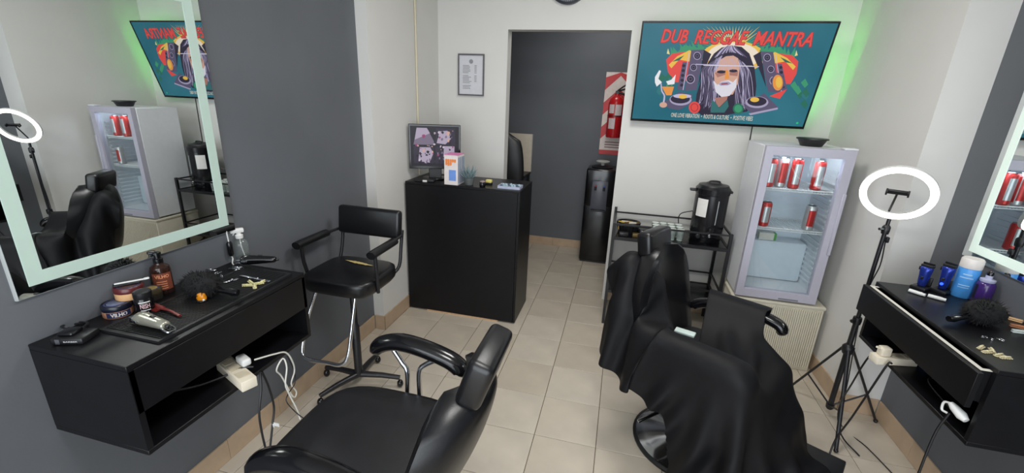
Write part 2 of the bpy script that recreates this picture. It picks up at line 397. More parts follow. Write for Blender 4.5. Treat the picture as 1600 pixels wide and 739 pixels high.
def strip(pts, w0, w1, col):
    P = [Vector((x, y, 0)) for x, y in pts]; P = smooth_path(P, 3); L = []; Rr = []
    for i, q in enumerate(P):
        d = (P[min(i+1, len(P)-1)]-P[max(i-1, 0)]).normalized(); nrm = Vector((-d.y, d.x, 0)); ww = w0+(w1-w0)*i/(len(P)-1)
        L.append((q+nrm*ww*.5)[:2]); Rr.append((q-nrm*ww*.5)[:2])
    lay[0] += .00002; z = lay[0]
    for i in range(len(P)-1):
        vs = [pic.verts.new((*tv_uv(*c), z)) for c in (L[i], L[i+1], Rr[i+1], Rr[i])]
        f = pic.faces.new(vs); f.material_index = PM[col]
rr = random.Random(11)
for i in range(31):            # rays behind the title
    an = math.radians(-168+i*5.2); r1 = 190+rr.uniform(-15, 60)*(1 if 8 < i < 24 else .6); cx, cy = 610, 240
    ccol = 'lyellow' if abs(i-15) < 6 else ('yellow' if abs(i-15) < 9 else 'green')
    top = max(-r1*math.sin(an)*1.0, 0); sc = min(1, 165/top) if top > 0 else 1
    poly([(cx+90*math.cos(an-.05), cy+90*math.sin(an-.05)), (cx+r1*sc*1.3*math.cos(an), cy+r1*sc*math.sin(an)), (cx+90*math.cos(an+.05), cy+90*math.sin(an+.05))], ccol)
ell(612, 255, 185, 95, 'yellow'); ell(612, 250, 150, 80, 'cream')
# flames either side
for m in (0, 1):
    q = (lambda x, y: (x, y)) if not m else (lambda x, y: (1212-x-0+0.0, y+10))
    P_ = lambda pts, c: poly([q(*p) for p in pts], c)
    for k in range(9):
        x = 250+k*22+rr.uniform(-6, 6); P_([(x, 250-k*3), (x+8+rr.uniform(-25, 5), 190-k*4+rr.uniform(-8, 10)), (x+26, 235-k*3)], 'green')
    P_([(330, 185), (420, 205), (460, 250), (380, 300), (260, 260)], 'green')
    P_([(225, 270), (260, 235), (330, 225), (400, 240), (400, 320), (330, 400), (270, 400), (235, 340)], 'red')
    P_([(240, 300), (290, 250), (360, 215), (400, 240), (380, 285), (300, 270), (255, 320)], 'yellow')
    P_([(258, 282), (300, 258), (330, 245), (300, 275)], 'dgreen')
    P_([(228, 235), (236, 205), (246, 240)], 'lyellow')
    for k in range(7):
        x, y = rr.uniform(150, 245), rr.uniform(380, 530); P_([(x, y), (x+18, y-34), (x+44, y-10), (x+20, y+20)], rr.choice(['green', 'dgreen', 'teal']))
    # speaker towers
    P_([(320, 285), (352, 285), (325, 450), (288, 440)], 'mid'); P_([(370, 215), (442, 212), (400, 445), (332, 450)], 'mid')
    P_([(442, 212), (485, 238), (445, 330), (410, 420)], 'dark')
    for (sx, sy, r) in ((404, 248, 22), (383, 315, 20), (365, 382, 26)):
        for (c_, f_) in (('lav', 1), ('dark', .82), ('mid', .5), ('dark', .28)):
            x, y = q(sx, sy); ell(x, y, r*f_, r*1.05*f_, c_, 16)
    for k in range(5): 
        x = 326-k*3; y = 305+k*28; xx, yy = q(x, y); ell(xx, yy, 10, 9, 'dark', 10)
    a_, b_ = q(357, 230), q(322, 445); strip([a_, b_], 4, 4, 'lilac')
# hair mass
poly([(500, 235), (545, 200), (600, 188), (660, 196), (705, 235), (735, 320), (745, 420), (735, 520), (690, 570), (560, 590), (430, 590), (390, 560), (400, 470), (440, 340), (470, 280)], 'dark')
for k in range(84):
    s = k/83; x0 = 505+200*s; sp_ = (s-.5)*2
    xe = 570+sp_*168+rr.uniform(-14, 14); ye = 585-abs(sp_)*45+rr.uniform(-20, 5); xm = 572+sp_*138; my = 400
    if abs(sp_) < .34: continue
    y0 = 225+abs(sp_)*60
    strip([(578+sp_*88, y0), (xm-6+rr.uniform(-4, 4), 330), (xm+rr.uniform(-10, 10), my), (xm*.5+xe*.5+rr.uniform(-10, 10), 500), (xe, ye)], 4.5, 2.5, rr.choice(['lav', 'mid', 'mid', 'mid', 'lilac']))
for k in range(18):
    s = k/17; x0 = 530+165*s; strip([(600+(s-.5)*40, 190), (545+95*s, 212), (505+185*s, 258-30*math.sin(PI*s))], 6, 4, rr.choice(['mid', 'lav', 'lilac']))
# face
poly([(535, 270), (570, 250), (612, 246), (640, 262), (648, 320), (640, 400), (610, 470), (545, 480), (505, 420), (500, 350), (525, 310)], 'skin')
poly([(505, 345), (570, 330), (580, 352), (520, 372)], 'skind'); poly([(590, 335), (640, 335), (636, 365), (590, 360)], 'skind')
ell(543, 340, 26, 9, 'dark', 14); ell(612, 334, 24, 9, 'dark', 14)
poly([(568, 330), (580, 330), (590, 378), (562, 384)], 'orange')
poly([(497, 390), (520, 415), (545, 395), (585, 388), (610, 400), (632, 375), (628, 430), (590, 478), (545, 486), (510, 455)], 'beard')
poly([(526, 410), (548, 398), (584, 396), (600, 408), (580, 418), (540, 420)], 'lav'); poly([(540, 408), (575, 404), (585, 410), (545, 414)], 'dred')
poly([(505, 490), (550, 484), (580, 480), (575, 500), (530, 545), (512, 520)], 'skind')
poly([(490, 500), (515, 525), (530, 548), (578, 500), (585, 540), (560, 575), (480, 575)], 'shirt')
for k in range(14): x = 505+k*9; strip([(x+10, 258+rr.uniform(-4, 10)), (x+rr.uniform(-4, 4), 330)], 1.6, 1.2, 'lilac')
strip([(395, 296), (500, 300), (610, 304), (760, 310)], 5, 5, 'lilac'); strip([(440, 303), (560, 305), (720, 306)], 2.5, 2.5, 'white')
# turntables, discs, chalice
poly([(205, 520), (300, 455), (375, 470), (370, 520), (300, 560), (240, 550)], 'mid'); ell(308, 500, 64, 34, 'lav'); ell(306, 496, 56, 26, 'dark'); ell(318, 480, 52, 12, 'lilac'); ell(320, 482, 24, 13, 'yellow')
poly([(672, 540), (790, 462), (870, 545), (720, 582)], 'mid'); ell(748, 515, 66, 34, 'lav'); ell(748, 510, 56, 27, 'dark'); ell(735, 500, 26, 14, 'yellow'); poly([(700, 580), (868, 545), (868, 556), (710, 590)], 'lav')
ell(388, 545, 33, 34, 'red'); ell(388, 545, 22, 24, 'dred'); ell(388, 545, 18, 20, 'red'); ell(640, 552, 31, 31, 'dgreen'); ell(640, 552, 22, 22, 'green')
ell(868, 400, 38, 55, 'mid', 16); ell(868, 402, 30, 46, 'orange', 16); ell(874, 400, 18, 32, 'yellow', 12); poly([(820, 480), (880, 455), (920, 440), (880, 495)], 'red')
poly([(160, 370), (185, 330), (195, 335), (180, 380), (200, 400), (170, 425), (160, 400)], 'white'); poly([(225, 395), (255, 385), (280, 355), (272, 410), (235, 415)], 'white')
poly([(200, 425), (270, 425), (255, 475), (225, 475)], 'orange'); strip([(195, 405), (200, 450), (215, 480), (205, 540)], 6, 10, 'lilac'); ell(208, 530, 22, 16, 'skin')
# title and subtitle
def tfn(c00, c10, c01):
    A = Vector((*tv_uv(*c00), 0)); U = Vector((*tv_uv(*c10), 0))-A; V = Vector((*tv_uv(*c01), 0))-A
    return lambda z, dx=0, dy=0: (lambda a, b: A+U*a+V*b+Vector((dx, dy, z)))
tt = tfn((192, 172), (1060, 197), (200, 92))
for dx in (-.003, .003):
    for dy in (-.004, .002): text_on(pic, 'DUB  REGGAE  MANTRA', tt(.0030, dx, dy), .28, .02, PM['dred'])
text_on(pic, 'DUB  REGGAE  MANTRA', tt(.0033), .28, .02, PM['red'])
text_on(pic, 'ONE LOVE VIBRATION  \u2022  ROOTS & CULTURE  \u2022  POSITIVE VIBES', tfn((253, 600), (722, 623), (254, 576))(.0033), .12, .0, PM['cream'])
me = bpy.data.meshes.new('screen_picture'); pic.to_mesh(me); pic.free()
for m in pmats: me.materials.append(m)
po = bpy.data.objects.new('screen_picture', me); C.objects.link(po); po.parent = screen
bm = B(); 
lg = scr('green_status', (30, 190, 120), 1.0); bm = B(); bmesh.ops.create_circle(bm, cap_ends=True, radius=.008, segments=12, matrix=Matrix.Translation((*tv_uv(980, 635), .0052))); finish(bm, 'status_light', lg, t)
bx('wall_bracket', black_met, t, .5, .74, .12, .36, -.06, -.040)
q0 = RY(1175, 200, 3.742); q1 = RY(1172, 225, 3.742)
adopt(tb('cable', black_pl, None, [(q0.x, 3.743, 1.66), (q0.x+.002, 3.743, 1.45), (q1.x, 3.743, .93)], .004, 6, 4), bpy.data.objects['television'], 'cable')

# ------------------------------------------------------------------ picture frame, clock
t = thing('framed_notice', 'small framed printed notice on the white wall left of the doorway', 'picture frame', (-1.318, YB, 1.738)); fw, fh = .116, .335
bm = B(); fm = mat('dark_gray_frame', (92, 90, 92), .4)
box(bm, -fw, fw, -.018, 0, 0, .012); box(bm, -fw, fw, -.018, 0, fh-.012, fh); box(bm, -fw, -fw+.01, -.018, 0, .012, fh-.012); box(bm, fw-.01, fw, -.018, 0, .012, fh-.012)
finish(bm, 'frame', fm, t); pg = bx('paper', mat('gray_white_paper', (205, 205, 210), .6, var=.03), t, -fw+.01, fw-.01, -.010, -.001, .012, fh-.012)
bm = B(); ink = mat('gray_ink', (140, 140, 146), .8, var=.05)
rr = random.Random(3)
bmesh.ops.create_circle(bm, cap_ends=True, radius=.018, segments=14, matrix=Matrix.Translation((0, -.0106, fh-.06)) @ Matrix.Rotation(PI/2, 4, 'X'))
for k in range(17):
    z = fh-.095-k*.0115
    if k in (6, 13): continue
    L = rr.uniform(.05, .08); box(bm, -.075, -.075+L, -.0108, -.0102, z, z+.005); 
    if k < 12: box(bm, .03, .05, -.0108, -.0102, z, z+.005)
finish(bm, 'printed_lines', ink, pg)
t = thing('wall_clock', 'round dark wall clock above the doorway', 'clock', (-.535, YB, 2.595)); R_ = Matrix.Rotation(PI/2, 4, 'X')
finish(lathe(B(), [(.158, 0), (.158, .03), (.145, .036), (.14, .024)], 40, mtx=R_), 'case', mat('dark_clock_case', (48, 50, 58), .35), t, True, 40)
fc = finish(lathe(B(), [(.14, .012), (.14, .0245)], 40, mtx=R_), 'dial', mat('dark_dial', (70, 74, 84), .5), t)
bm = B()
for k in range(60):
    an = 2*PI*k/60; L = .022 if k % 5 == 0 else .012; mm = R_ @ Matrix.Rotation(an, 4, 'Z'); box(bm, -.0012, .0012, .136-L, .136, .0246, .0256, mtx=mm)
finish(bm, 'minute_marks', mat('pale_marks', (190, 192, 198), .6), fc)
bm = B(); box(bm, -.003, .003, -.02, .08, .028, .030, mtx=R_ @ Matrix.Rotation(.9, 4, 'Z')); finish(bm, 'hour_hand', white_pl, fc)
bm = B(); box(bm, -.002, .002, -.02, .115, .031, .033, mtx=R_ @ Matrix.Rotation(-.5, 4, 'Z')); finish(bm, 'minute_hand', white_pl, fc)

# ------------------------------------------------------------------ things on the reception counter
cz = 1.09
PL, PR = RY(633, 193, 3.10), RY(717, 193, 3.26); PB = RY(633, 263, 3.10); PL.x = max(PL.x, XLR+.012)
mv = Vector((PR.x-PL.x, PR.y-PL.y, 0)); mh = mv.length/2; mid = (PL+PR)/2
t = thing('monitor', 'small black monitor showing four security camera views on the reception counter', 'monitor', (mid.x, mid.y+.033, cz), math.atan2(mv.y, mv.x))
mx0, mx1, mz1, mz0, mc = -mh, mh, PL.z-cz, PB.z-cz, 0
bx('monitor_body', gloss_black, t, mx0, mx1, -.033, -.008, mz0, mz1, .004, 1)
sc_ = bx('screen', scr('cctv_dark', (26, 22, 34), .8), t, mx0+.014, mx1-.014, -.0345, -.033, mz0+.022, mz1-.014)
bx('neck', black_pl, t, mc-.05, mc+.05, -.012, .02, .012, mz0+.05, .004, 1)
finish(superbox(B(), mc-.0, .02, 0, .014, .10, .07, 2.6, 28, .006), 'base', gloss_black, t, True, 40)
bm = B(); rr = random.Random(8); cols = [('a', (178, 164, 186)), ('b', (120, 108, 130)), ('c', (28, 24, 38)), ('d', (205, 190, 205)), ('e', (150, 60, 110)), ('f', (46, 38, 58)), ('g', (214, 168, 150))]
sx0, sx1, sz0, sz1 = mx0+.03, mx1-.035, mz0+.038, mz1-.022; sl = [-.0347]
def cpoly(pts, c):
    sl[0] -= .00003; vs = [bm.verts.new((sx0+(sx1-sx0)*x, sl[0], sz0+(sz1-sz0)*y)) for x, y in pts]; f = bm.faces.new(vs); f.material_index = c
def blob(x, y, r, c, n=9): cpoly([(x+r*rr.uniform(.5, 1.2)*math.cos(2*PI*i/n), y+1.4*r*rr.uniform(.5, 1.2)*math.sin(2*PI*i/n)) for i in range(n)], c)
cpoly([(.02, .53), (.10, .98), (.33, .98), (.49, .62), (.48, .53)], 1); cpoly([(.05, .66), (.1, .98), (.33, .98), (.4, .84)], 0); blob(.26, .76, .05, 4)
cpoly([(.52, .53), (.54, .98), (.97, .98), (.98, .53)], 5); cpoly([(.55, .58), (.62, .9), (.8, .92), (.88, .7), (.75, .55)], 0)
cpoly([(.02, .02), (.02, .49), (.48, .49), (.48, .02)], 5); cpoly([(.12, .08), (.16, .46), (.4, .46), (.47, .3), (.38, .04)], 0)
cpoly([(.52, .02), (.52, .49), (.98, .49), (.98, .02)], 5); cpoly([(.7, .2), (.72, .5), (.96, .5), (.96, .24)], 0)
for k in range(120):
    x, y = rr.uniform(.03, .97), rr.uniform(.03, .95)
    if x < .49 and y > .52: continue
    blob(x, y, rr.uniform(.010, .034), rr.choice([2, 2, 2, 2, 5, 5, 3, 3, 1, 1, 4, 6]))
blob(.82, .86, .05, 6)
me = finish(bm, 'camera_views', [scr('cctv_'+n, c, .85) for n, c in cols], sc_)
t = thing('video_recorder', 'low black recorder box with a white sticker before the monitor', 'recorder', (-1.46, 3.10, cz), .15)
bx('case', black_pl, t, -.08, .075, -.035, .035, 0, .018, .004, 1); bx('sticker', pure_white, t, -.012, .022, -.0365, -.035, .002, .016)
t = thing('snack_box', 'white and pink cardboard box with orange lettering in front of the monitor', 'box', (-1.235, 3.12, cz), .0)
A0, A1 = RY(694, 241, 3.055), RY(715, 284, 3.055); hx = (A1.x-A0.x)/2; hz = A0.z-cz
t.location = ((A0.x+A1.x)/2, 3.055, cz)
bxm = mat('white_box_card', (226, 218, 216), .55, var=.03)
bd = bx('carton', bxm, t, -hx, hx, 0, .14, 0, hz-.004)
bx('carton_lid', mat('pink_card', (214, 130, 178), .5), t, -hx-.001, hx+.001, -.001, .141, hz-.004, hz)
bm = B(); rr = random.Random(5)
for r_, (zz, n_) in enumerate(((.80, 5), (.70, 3))):
    for k in range(n_):
        x = -hx*.8+k*(1.6*hx/5); box(bm, x, x+hx*.26, -.0015, -.0002, hz*zz-.012+rr.uniform(-.002, .002), hz*zz+.012, .003, 1)
finish(bm, 'orange_print', mat('orange_print', (240, 140, 60), .6), bd)
bm = B(); box(bm, -hx*.3, hx*.75, -.0015, -.0002, hz*.14, hz*.5, .0005, 1); finish(bm, 'blue_print', mat('blue_print', (110, 150, 220), .6), bd)
bm = B()
for k, c_ in enumerate((.015, .05, .085, .115)): box(bm, hx+.0002, hx+.0015, c_, c_+.02, .01, hz-.02)
finish(bm, 'side_stripes', mat('gray_blue_print', (120, 140, 165), .6), bd)
# spiky plant
t = thing('succulent_plant', 'gray green spiky succulent in a small pot beside the cardboard box', 'plant', (RY(733, 285, 3.12).x, 3.12, cz))
pm = mat('succulent_leaf', (112, 132, 136), .6, var=.25, scale=30)
finish(lathe(B(), [(.03, 0), (.042, .05), (.042, .055), (.035, .05)], 20), 'pot', mat('gray_pot', (88, 92, 92), .6), t, True, 40)
rr = random.Random(2)
for k in range(26):
    an = k*2.4; tl = .25+.9*(k/26); L = .10-.028*(k/26)
    pts = [Vector((.006*math.cos(an), .006*math.sin(an), .04))]; d = Vector((math.sin(tl)*math.cos(an), math.sin(tl)*math.sin(an), math.cos(tl)))
    for q in (.35, .7, 1.0): pts.append(pts[0]+d*L*q+Vector((0, 0, .02*q*q)))
    finish(tube(B(), pts, [.007, .010, .006, .0008], 6, flat=(1.3, .45)), 'leaf', pm, t, True)
# small jar, yellow block, tray of stones
pj = RZ(757, 290, cz)
t = thing('small_jar', 'small dark jar with a pale lid on the reception counter', 'jar', (pj.x, 3.085, cz))
finish(lathe(B(), [(.020, 0), (.023, .006), (.023, .034), (.018, .040)], 18), 'jar_body', gloss_black, t, True, 40); finish(lathe(B(), [(.02, .036), (.021, .042), (.012, .047)], 18), 'lid', mat('dull_pink_lid', (150, 130, 132), .5), t, True, 40)
pj = RZ(772, 283, cz)
t = thing('stamp_pad', 'small yellow block on a black base on the reception counter', 'stamp', (pj.x, 3.2, cz)); bx('base', black_pl, t, -.024, .024, -.02, .02, 0, .014, .002, 1); bx('top_block', mat('pale_yellow', (222, 208, 120), .5), t, -.023, .023, -.018, .018, .014, .036, .003, 1)
pj = RZ(803, 290, cz)
t = thing('clear_tray', 'flat clear tray at the right end of the reception counter', 'tray', (pj.x-.005, 3.14, cz))
bm = B(); box(bm, -.085, .085, -.055, .055, 0, .004); box(bm, -.085, .085, -.055, -.052, .004, .02); box(bm, -.085, .085, .052, .055, .004, .02); box(bm, -.085, -.082, -.052, .052, .004, .02); box(bm, .082, .085, -.052, .052, .004, .02)
finish(bm, 'tray_body', mat('pale_lilac_plastic', (176, 182, 204), .3), t)
rr = random.Random(21); sm = mat('pale_blue_wrap', (160, 186, 196), .35, var=.2, scale=60)
for k in range(14):
    x, y = -.062+.0207*(k % 7), (-.028, .024)[k//7]+rr.uniform(-.006, .006); bm = B(); bmesh.ops.create_icosphere(bm, subdivisions=1, radius=.013)
    for v in bm.verts: v.co *= rr.uniform(.75, 1.15)
    o = finish(bm, 'wrapped_sweet', sm if k % 3 else mat('dark_wrap', (70, 84, 96), .4), None); o.location = (t.location.x+x, t.location.y+y, cz+.016); o.rotation_euler = (0, 0, k)
    tag(o, 'pale blue wrapped sweet in the clear tray on the reception counter' if k % 3 else 'dark wrapped sweet in the clear tray on the reception counter', 'sweet', 'wrapped sweets in the clear tray')

# ------------------------------------------------------------------ back room
t = thing('water_cooler', 'tall black water dispenser in the back room', 'water dispenser', (-.185, 4.83, 0))
hw = .155
bx('cabinet', gloss_black, t, -hw, hw, -.16, .15, .015, .66, .02, 3); bx('upper_body', gloss_black, t, -hw, hw, -.16, .15, .64, 1.05, .02, 3)
bx('tap_panel', mat('dark_gray_panel', (84, 86, 96), .3), t, -.085, .085, -.168, -.158, .60, .93, .01, 2)
for sx in (-.045, .045):
    tp = finish(tube(B(), [(sx, -.16, .86), (sx, -.195, .86), (sx, -.2, .83)], .011, 10), 'tap', gloss_black, t, True, 40)
    finish(sphere(B(), (sx, -.19, .872), .012), 'tap_button', mat('red_button' if sx < 0 else 'blue_button', (150, 50, 50) if sx < 0 else (60, 80, 150), .4), tp, True)
bx('drip_tray', black_pl, t, -.075, .075, -.20, -.16, .60, .62, .004, 1)
finish(lathe(B(), [(.11, 1.045), (.115, 1.06), (.08, 1.075)], 28, (0, -.01, 0)), 'top_collar', black_pl, t, True, 40)
finish(lathe(B(), [(.022, 1.07), (.022, 1.10), (.07, 1.108), (.075, 1.118), (.06, 1.125)], 24, (.0, -.01, 0)), 'bottle_probe', mat('pale_gray_plastic', (176, 178, 172), .4), t, True, 40)
bx('base', black_pl, t, -hw+.01, hw-.01, -.15, .14, 0, .018)
t = thing('safety_board', 'red and white striped safety board on the dark back room wall', 'sign', (-.1, YE, 1.16))
bx('board', mat('white_board', (222, 208, 200), .5), t, -.155, .155, -.008, -.0005, 0, .875)
red = mat('sign_red', (196, 42, 46), .45); bm = B()
def band(y0, flip): 
    pts = [(-.155, y0), (-.155, y0+.13), (.0, y0+.28), (.0, y0+.15)] if not flip else [(.155, y0), (.155, y0+.13), (.0, y0+.28), (.0, y0+.15)]
    pts = [(x, min(z, .875)) for x, z in pts]
    loft(bm, [[Vector((x, -.0085, z)) for x, z in pts], [Vector((x, -.0092, z)) for x, z in pts]])
for y0 in (.17, .43, .69): band(y0, 0); band(y0, 1)
box(bm, -.155, .155, -.0092, -.0085, 0, .05); finish(bm, 'red_bands', red, t)
bm = B(); 
for k in range(3): box(bm, -.10+.0*k, .06, -.0092, -.0085, .075+.028*k, .088+.028*k)
finish(bm, 'printed_lines', mat('gray_print', (150, 120, 120), .6), t)
t = thing('fire_extinguisher', 'red fire extinguisher hanging on the striped safety board', 'fire extinguisher', (-.115, YE-.115, 1.355))
ex = finish(lathe(B(), [(.03, 0), (.075, .006), (.08, .02), (.08, .36), (.07, .405), (.04, .435), (.024, .445), (.024, .46)], 28), 'cylinder', mat('extinguisher_red', (186, 30, 36), .25), t, True, 40)
bx('valve', black_met, t, -.02, .02, -.02, .02, .455, .49, .004, 1); tb('carry_handle', black_met, t, [(.0, .0, .485), (.05, -.02, .50), (.1, -.03, .515)], .009, 8); tb('lever', black_met, t, [(.0, .0, .49), (.05, -.02, .53), (.1, -.03, .56)], .008, 8)
tb('hose', black_pl, t, [(.02, -.0, .47), (.085, -.01, .44), (.1, -.02, .3), (.096, -.03, .12)], .011, 8, 5)
bx('hanger', black_met, t, -.015, .015, .02, .105, .44, .46)
def curved_label(parent, r, a0, a1, z0, z1, m, n=10, name='paper_label'):
    bm = B(); loft(bm, [[Vector((r*math.cos(a0+(a1-a0)*i/n), r*math.sin(a0+(a1-a0)*i/n), z)) for i in range(n+1)] for z in (z0, z1)], cap=False, close=False); return finish(bm, name, m, parent, True)
lb = mat('label_white', (214, 200, 200), .5, var=.08, scale=60)
curved_label(ex, .0806, -2.5, -1.75, .26, .35, lb); curved_label(ex, .0806, -1.6, -.7, .24, .35, lb); curved_label(ex, .0806, -2.4, -1.5, .1, .21, lb)
bm = B(); loft(bm, [[Vector((.081*math.cos(2*PI*i/24), .081*math.sin(2*PI*i/24), z)) for i in range(24)] for z in (.225, .24)], cap=False); finish(bm, 'dark_band', mat('dark_red_band', (110, 16, 22), .4), ex, True)
t = thing('wall_panel', 'cream panel leaning on a dark table against the back room wall', 'panel', (-1.23, YE-.03, .90)); bx('panel_board', mat('cream_panel', (214, 202, 184), .6, var=.04), t, -.20, .20, -.012, .012, 0, .435); bx('panel_edge', mat('pale_edge', (180, 176, 170), .5), t, .20, .208, -.014, .014, 0, .435)
t = thing('side_table', 'black side table in the back room behind the counter', 'table', (-1.3, 4.9, 0)); bx('table_top', black_lam, t, -.3, .27, -.18, .18, .875, .9, .002, 1)
for sx in (-.28, .25):
    for sy in (-.16, .16): bx('leg', black_met, t, sx-.015, sx+.015, sy-.015, sy+.015, 0, .875)
t = thing('office_chair', 'black high backed chair seen through the doorway behind the counter', 'chair', (-1.10, 4.3, 0), .5)
t.location = (RY(791, 240, 4.5).x, 4.5, 0); zt = RY(808, 209, 4.5).z; t.rotation_euler.z = .1
bm = B(); n = 24
rings = []
for k in range(13):
    f = k/12; z = .52+(zt-.52)*f; hwid = (.10+.10*math.sin(PI*(f*.75+.12)))*(1 if f < .9 else math.sqrt(max(.02, 1-((f-.9)/.1)**2)*.9+.02)); th = .045
    rings.append([Vector((hwid*math.cos(2*PI*i/n), th*math.sin(2*PI*i/n)-.03*math.sin(PI*f), z)) for i in range(n)])
finish(loft(bm, rings), 'backrest', black_pl, t, True, 50); finish(superbox(B(), 0, -.22, .45, .53, .23, .22, 3.5, 28, .02, .01), 'seat', black_pl, t, True, 40)
for sx in (-.22, .22): tb('armrest', black_pl, t, [(sx, -.08, .50), (sx, -.08, .70), (sx, -.14, .72), (sx, -.34, .71)], .022, 8, 4)
tb('gas_column', chrome, t, [(0, -.2, .1), (0, -.2, .45)], .025, 12)
for k in range(5): an = 2*PI*k/5; tb('leg', black_pl, t, [(0, -.2, .11), (.28*math.cos(an), -.2+.28*math.sin(an), .05)], .02, 8); finish(sphere(B(), (.28*math.cos(an), -.2+.28*math.sin(an), .027), .027), 'castor', black_pl, t, True)

# ------------------------------------------------------------------ ribbed unit and display fridge
t = thing('ribbed_cabinet', 'low cream ribbed cabinet under the display fridge', 'cabinet', (1.11, 3.04, 0)); crm = mat('cream_enamel', (206, 200, 182), .5, var=.04)
bx('body', crm, t, -.25, .315, .006, .44, 0, .478, .006, 2); bx('top_lid', crm, t, -.255, .32, 0, .445, .470, .492, .006, 2)
bm = B()
for k in range(42): x = -.24+k*.0131; box(bm, x, x+.007, -.002, .0065, .03, .46)
o = finish(bm, 'front_ribs', crm, t); o['kind'] = 'stuff'
FX, FY, FZ = 1.112, 3.04, .507; fw, fh, fd = .246, 1.011, .43
t = thing('display_fridge', 'pale glass door display fridge standing on the ribbed cabinet', 'fridge', (FX, FY, .492))
zo = FZ-.492; lin_m = mat('fridge_liner', (214, 222, 228), .5, var=.02)
bx('side_panel', fridge_m, t, -fw, -fw+.03, .045, fd, zo, zo+fh, .004, 1); bx('side_panel', fridge_m, t, fw-.03, fw, .045, fd, zo, zo+fh, .004, 1)
bx('top_panel', fridge_m, t, -fw+.03, fw-.03, .045, fd, zo+fh-.045, zo+fh); bx('bottom_panel', fridge_m, t, -fw+.03, fw-.03, .045, fd, zo, zo+.05); bx('back_panel', lin_m, t, -fw+.03, fw-.03, fd-.03, fd, zo+.05, zo+fh-.045)
bx('compressor_step', lin_m, t, -fw+.03, fw-.03, .25, fd-.03, zo+.05, zo+.34, .02, 2)
for sx in (-1, 1):
    bm = B()
    for k in range(22): box(bm, min(sx*(fw-.03), sx*(fw-.04)), max(sx*(fw-.03), sx*(fw-.04)), .08, .36, zo+.1+k*.036, zo+.112+k*.036)
    finish(bm, 'side_ribs', lin_m, t)
bm = B(); fl_, frr, ft, fb = .045, .052, .054, .058
box(bm, -fw, -fw+fl_, 0, .042, zo, zo+fh); box(bm, fw-frr, fw, 0, .042, zo, zo+fh); box(bm, -fw+fl_, fw-frr, 0, .042, zo+fh-ft, zo+fh); box(bm, -fw+fl_, fw-frr, 0, .042, zo, zo+fb)
dr = finish(bm, 'door', fridge_door, t)
bx('door_pane', clear, dr, -fw+fl_, fw-frr, .016, .020, zo+fb, zo+fh-ft)
bx('handle', fridge_door, dr, fw-.018, fw+.004, -.008, .03, zo+.35, zo+.75, .004, 1); bx('hinge', fridge_m, t, fw-.07, fw+.004, .0, .06, zo+fh, zo+fh+.012, .003, 1)
bx('vent_grille', mat('gray_vent', (120, 120, 128), .5), dr, .02, .14, -.002, .0, zo+.006, zo+.016)
for sx in (-fw+.03, fw-.03):
    for sy in (.05, fd-.05): finish(lathe(B(), [(.014, 0), (.014, zo)], 12, (sx, sy, 0)), 'foot', white_pl, t)
bx('interior_lamp', scr('cool_fridge_lamp', (225, 240, 255), 40.0), t, -.14, .14, .055, .075, zo+fh-.055, zo+fh-.0455)
sh1 = RY(1235, 296, 3.11).z-.492; sh2 = RY(1225, 358, 3.11).z-.492
for zz in (sh1, sh2):
    bm = B(); wm = white_pl
    tube(bm, [(-fw+.036, .07, zz), (fw-.036, .07, zz)], .004, 6); tube(bm, [(-fw+.036, .37, zz), (fw-.036, .37, zz)], .004, 6); tube(bm, [(-fw+.036, .07, zz-.014), (fw-.036, .07, zz-.014)], .003, 6)
    for k in range(26): x = -fw+.04+k*.0164; tube(bm, [(x, .069, zz-.014), (x, .069, zz+.003), (x, .37, zz+.003)], .0022, 4)
    finish(bm, 'wire_shelf', wm, t)
canr = mat('can_red', (190, 48, 44), .3, .4); cans = mat('can_silver', (190, 190, 188), .28, .6); alu = mat('aluminium', (196, 198, 200), .25, 1)
def can(px, yy, z, kind, label, h_=.150):
    q = RY(px, 335 if z < 1.15 else 272, yy); t2 = thing('drink_can', label, 'can', (q.x, yy, z), 0, 'cans in the display fridge'); r = .0325
    b = finish(lathe(B(), [(.025, 0), (r, .008), (r, h_-.016), (.027, h_-.003)], 22), 'can_body', canr if kind else cans, t2, True, 40)
    finish(lathe(B(), [(.027, h_-.003), (.028, h_), (.024, h_), (.023, h_-.004)], 22), 'can_lid', alu, t2, True, 40)
    curved_label(b, r+.0004, -2.2, -.95, .03, h_-.03, cans if kind else canr, name='printed_panel')
    if not kind: curved_label(b, r+.0004, -.8, 1.2, .02, h_-.02, canr, name='printed_panel')
s1, s2 = .492+sh1+.0053, .492+sh2+.0053
can(1203, 3.13, s1, 1, 'red drink can at the left end of the upper fridge shelf', .182); can(1221, 3.15, s1, 0, 'silver drink can with red sides on the upper fridge shelf', .188)
can(1243, 3.13, s1, 1, 'red drink can in the middle of the upper fridge shelf', .188); can(1279, 3.14, s1, 1, 'red drink can standing alone on the right of the upper fridge shelf', .182)
can(1195, 3.13, s2, 1, 'red drink can on the left of the middle fridge shelf', .165); can(1266, 3.13, s2, 0, 'silver drink can with red sides on the middle fridge shelf', .165)
q = RY(1204, 372, 3.2); t = thing('juice_carton', 'small white and green carton below the middle fridge shelf', 'carton', (q.x+.008, 3.23, .492+zo+.34)); bx('carton_body', mat('white_carton', (216, 212, 200), .5), t, -.05, .045, .06, .11, 0, .05); bx('green_end', mat('green_print', (80, 160, 70), .5), t, .045, .06, .06, .11, 0, .05)
t.location.y = 3.24
t = thing('black_bowl', 'shallow black bowl on top of the display fridge', 'bowl', (RY(1270, 215, 3.22).x, 3.22, .492+zo+fh))
finish(lathe(B(), [(.055, 0), (.062, .004), (.080, .040), (.086, .042), (.086, .050), (.078, .050), (.058, .010), (.01, .008)], 32), 'bowl_body', black_pl, t, True, 40); finish(lathe(B(), [(.087, .041), (.090, .043), (.090, .049), (.086, .051)], 32), 'rim', black_pl, t, True, 40)

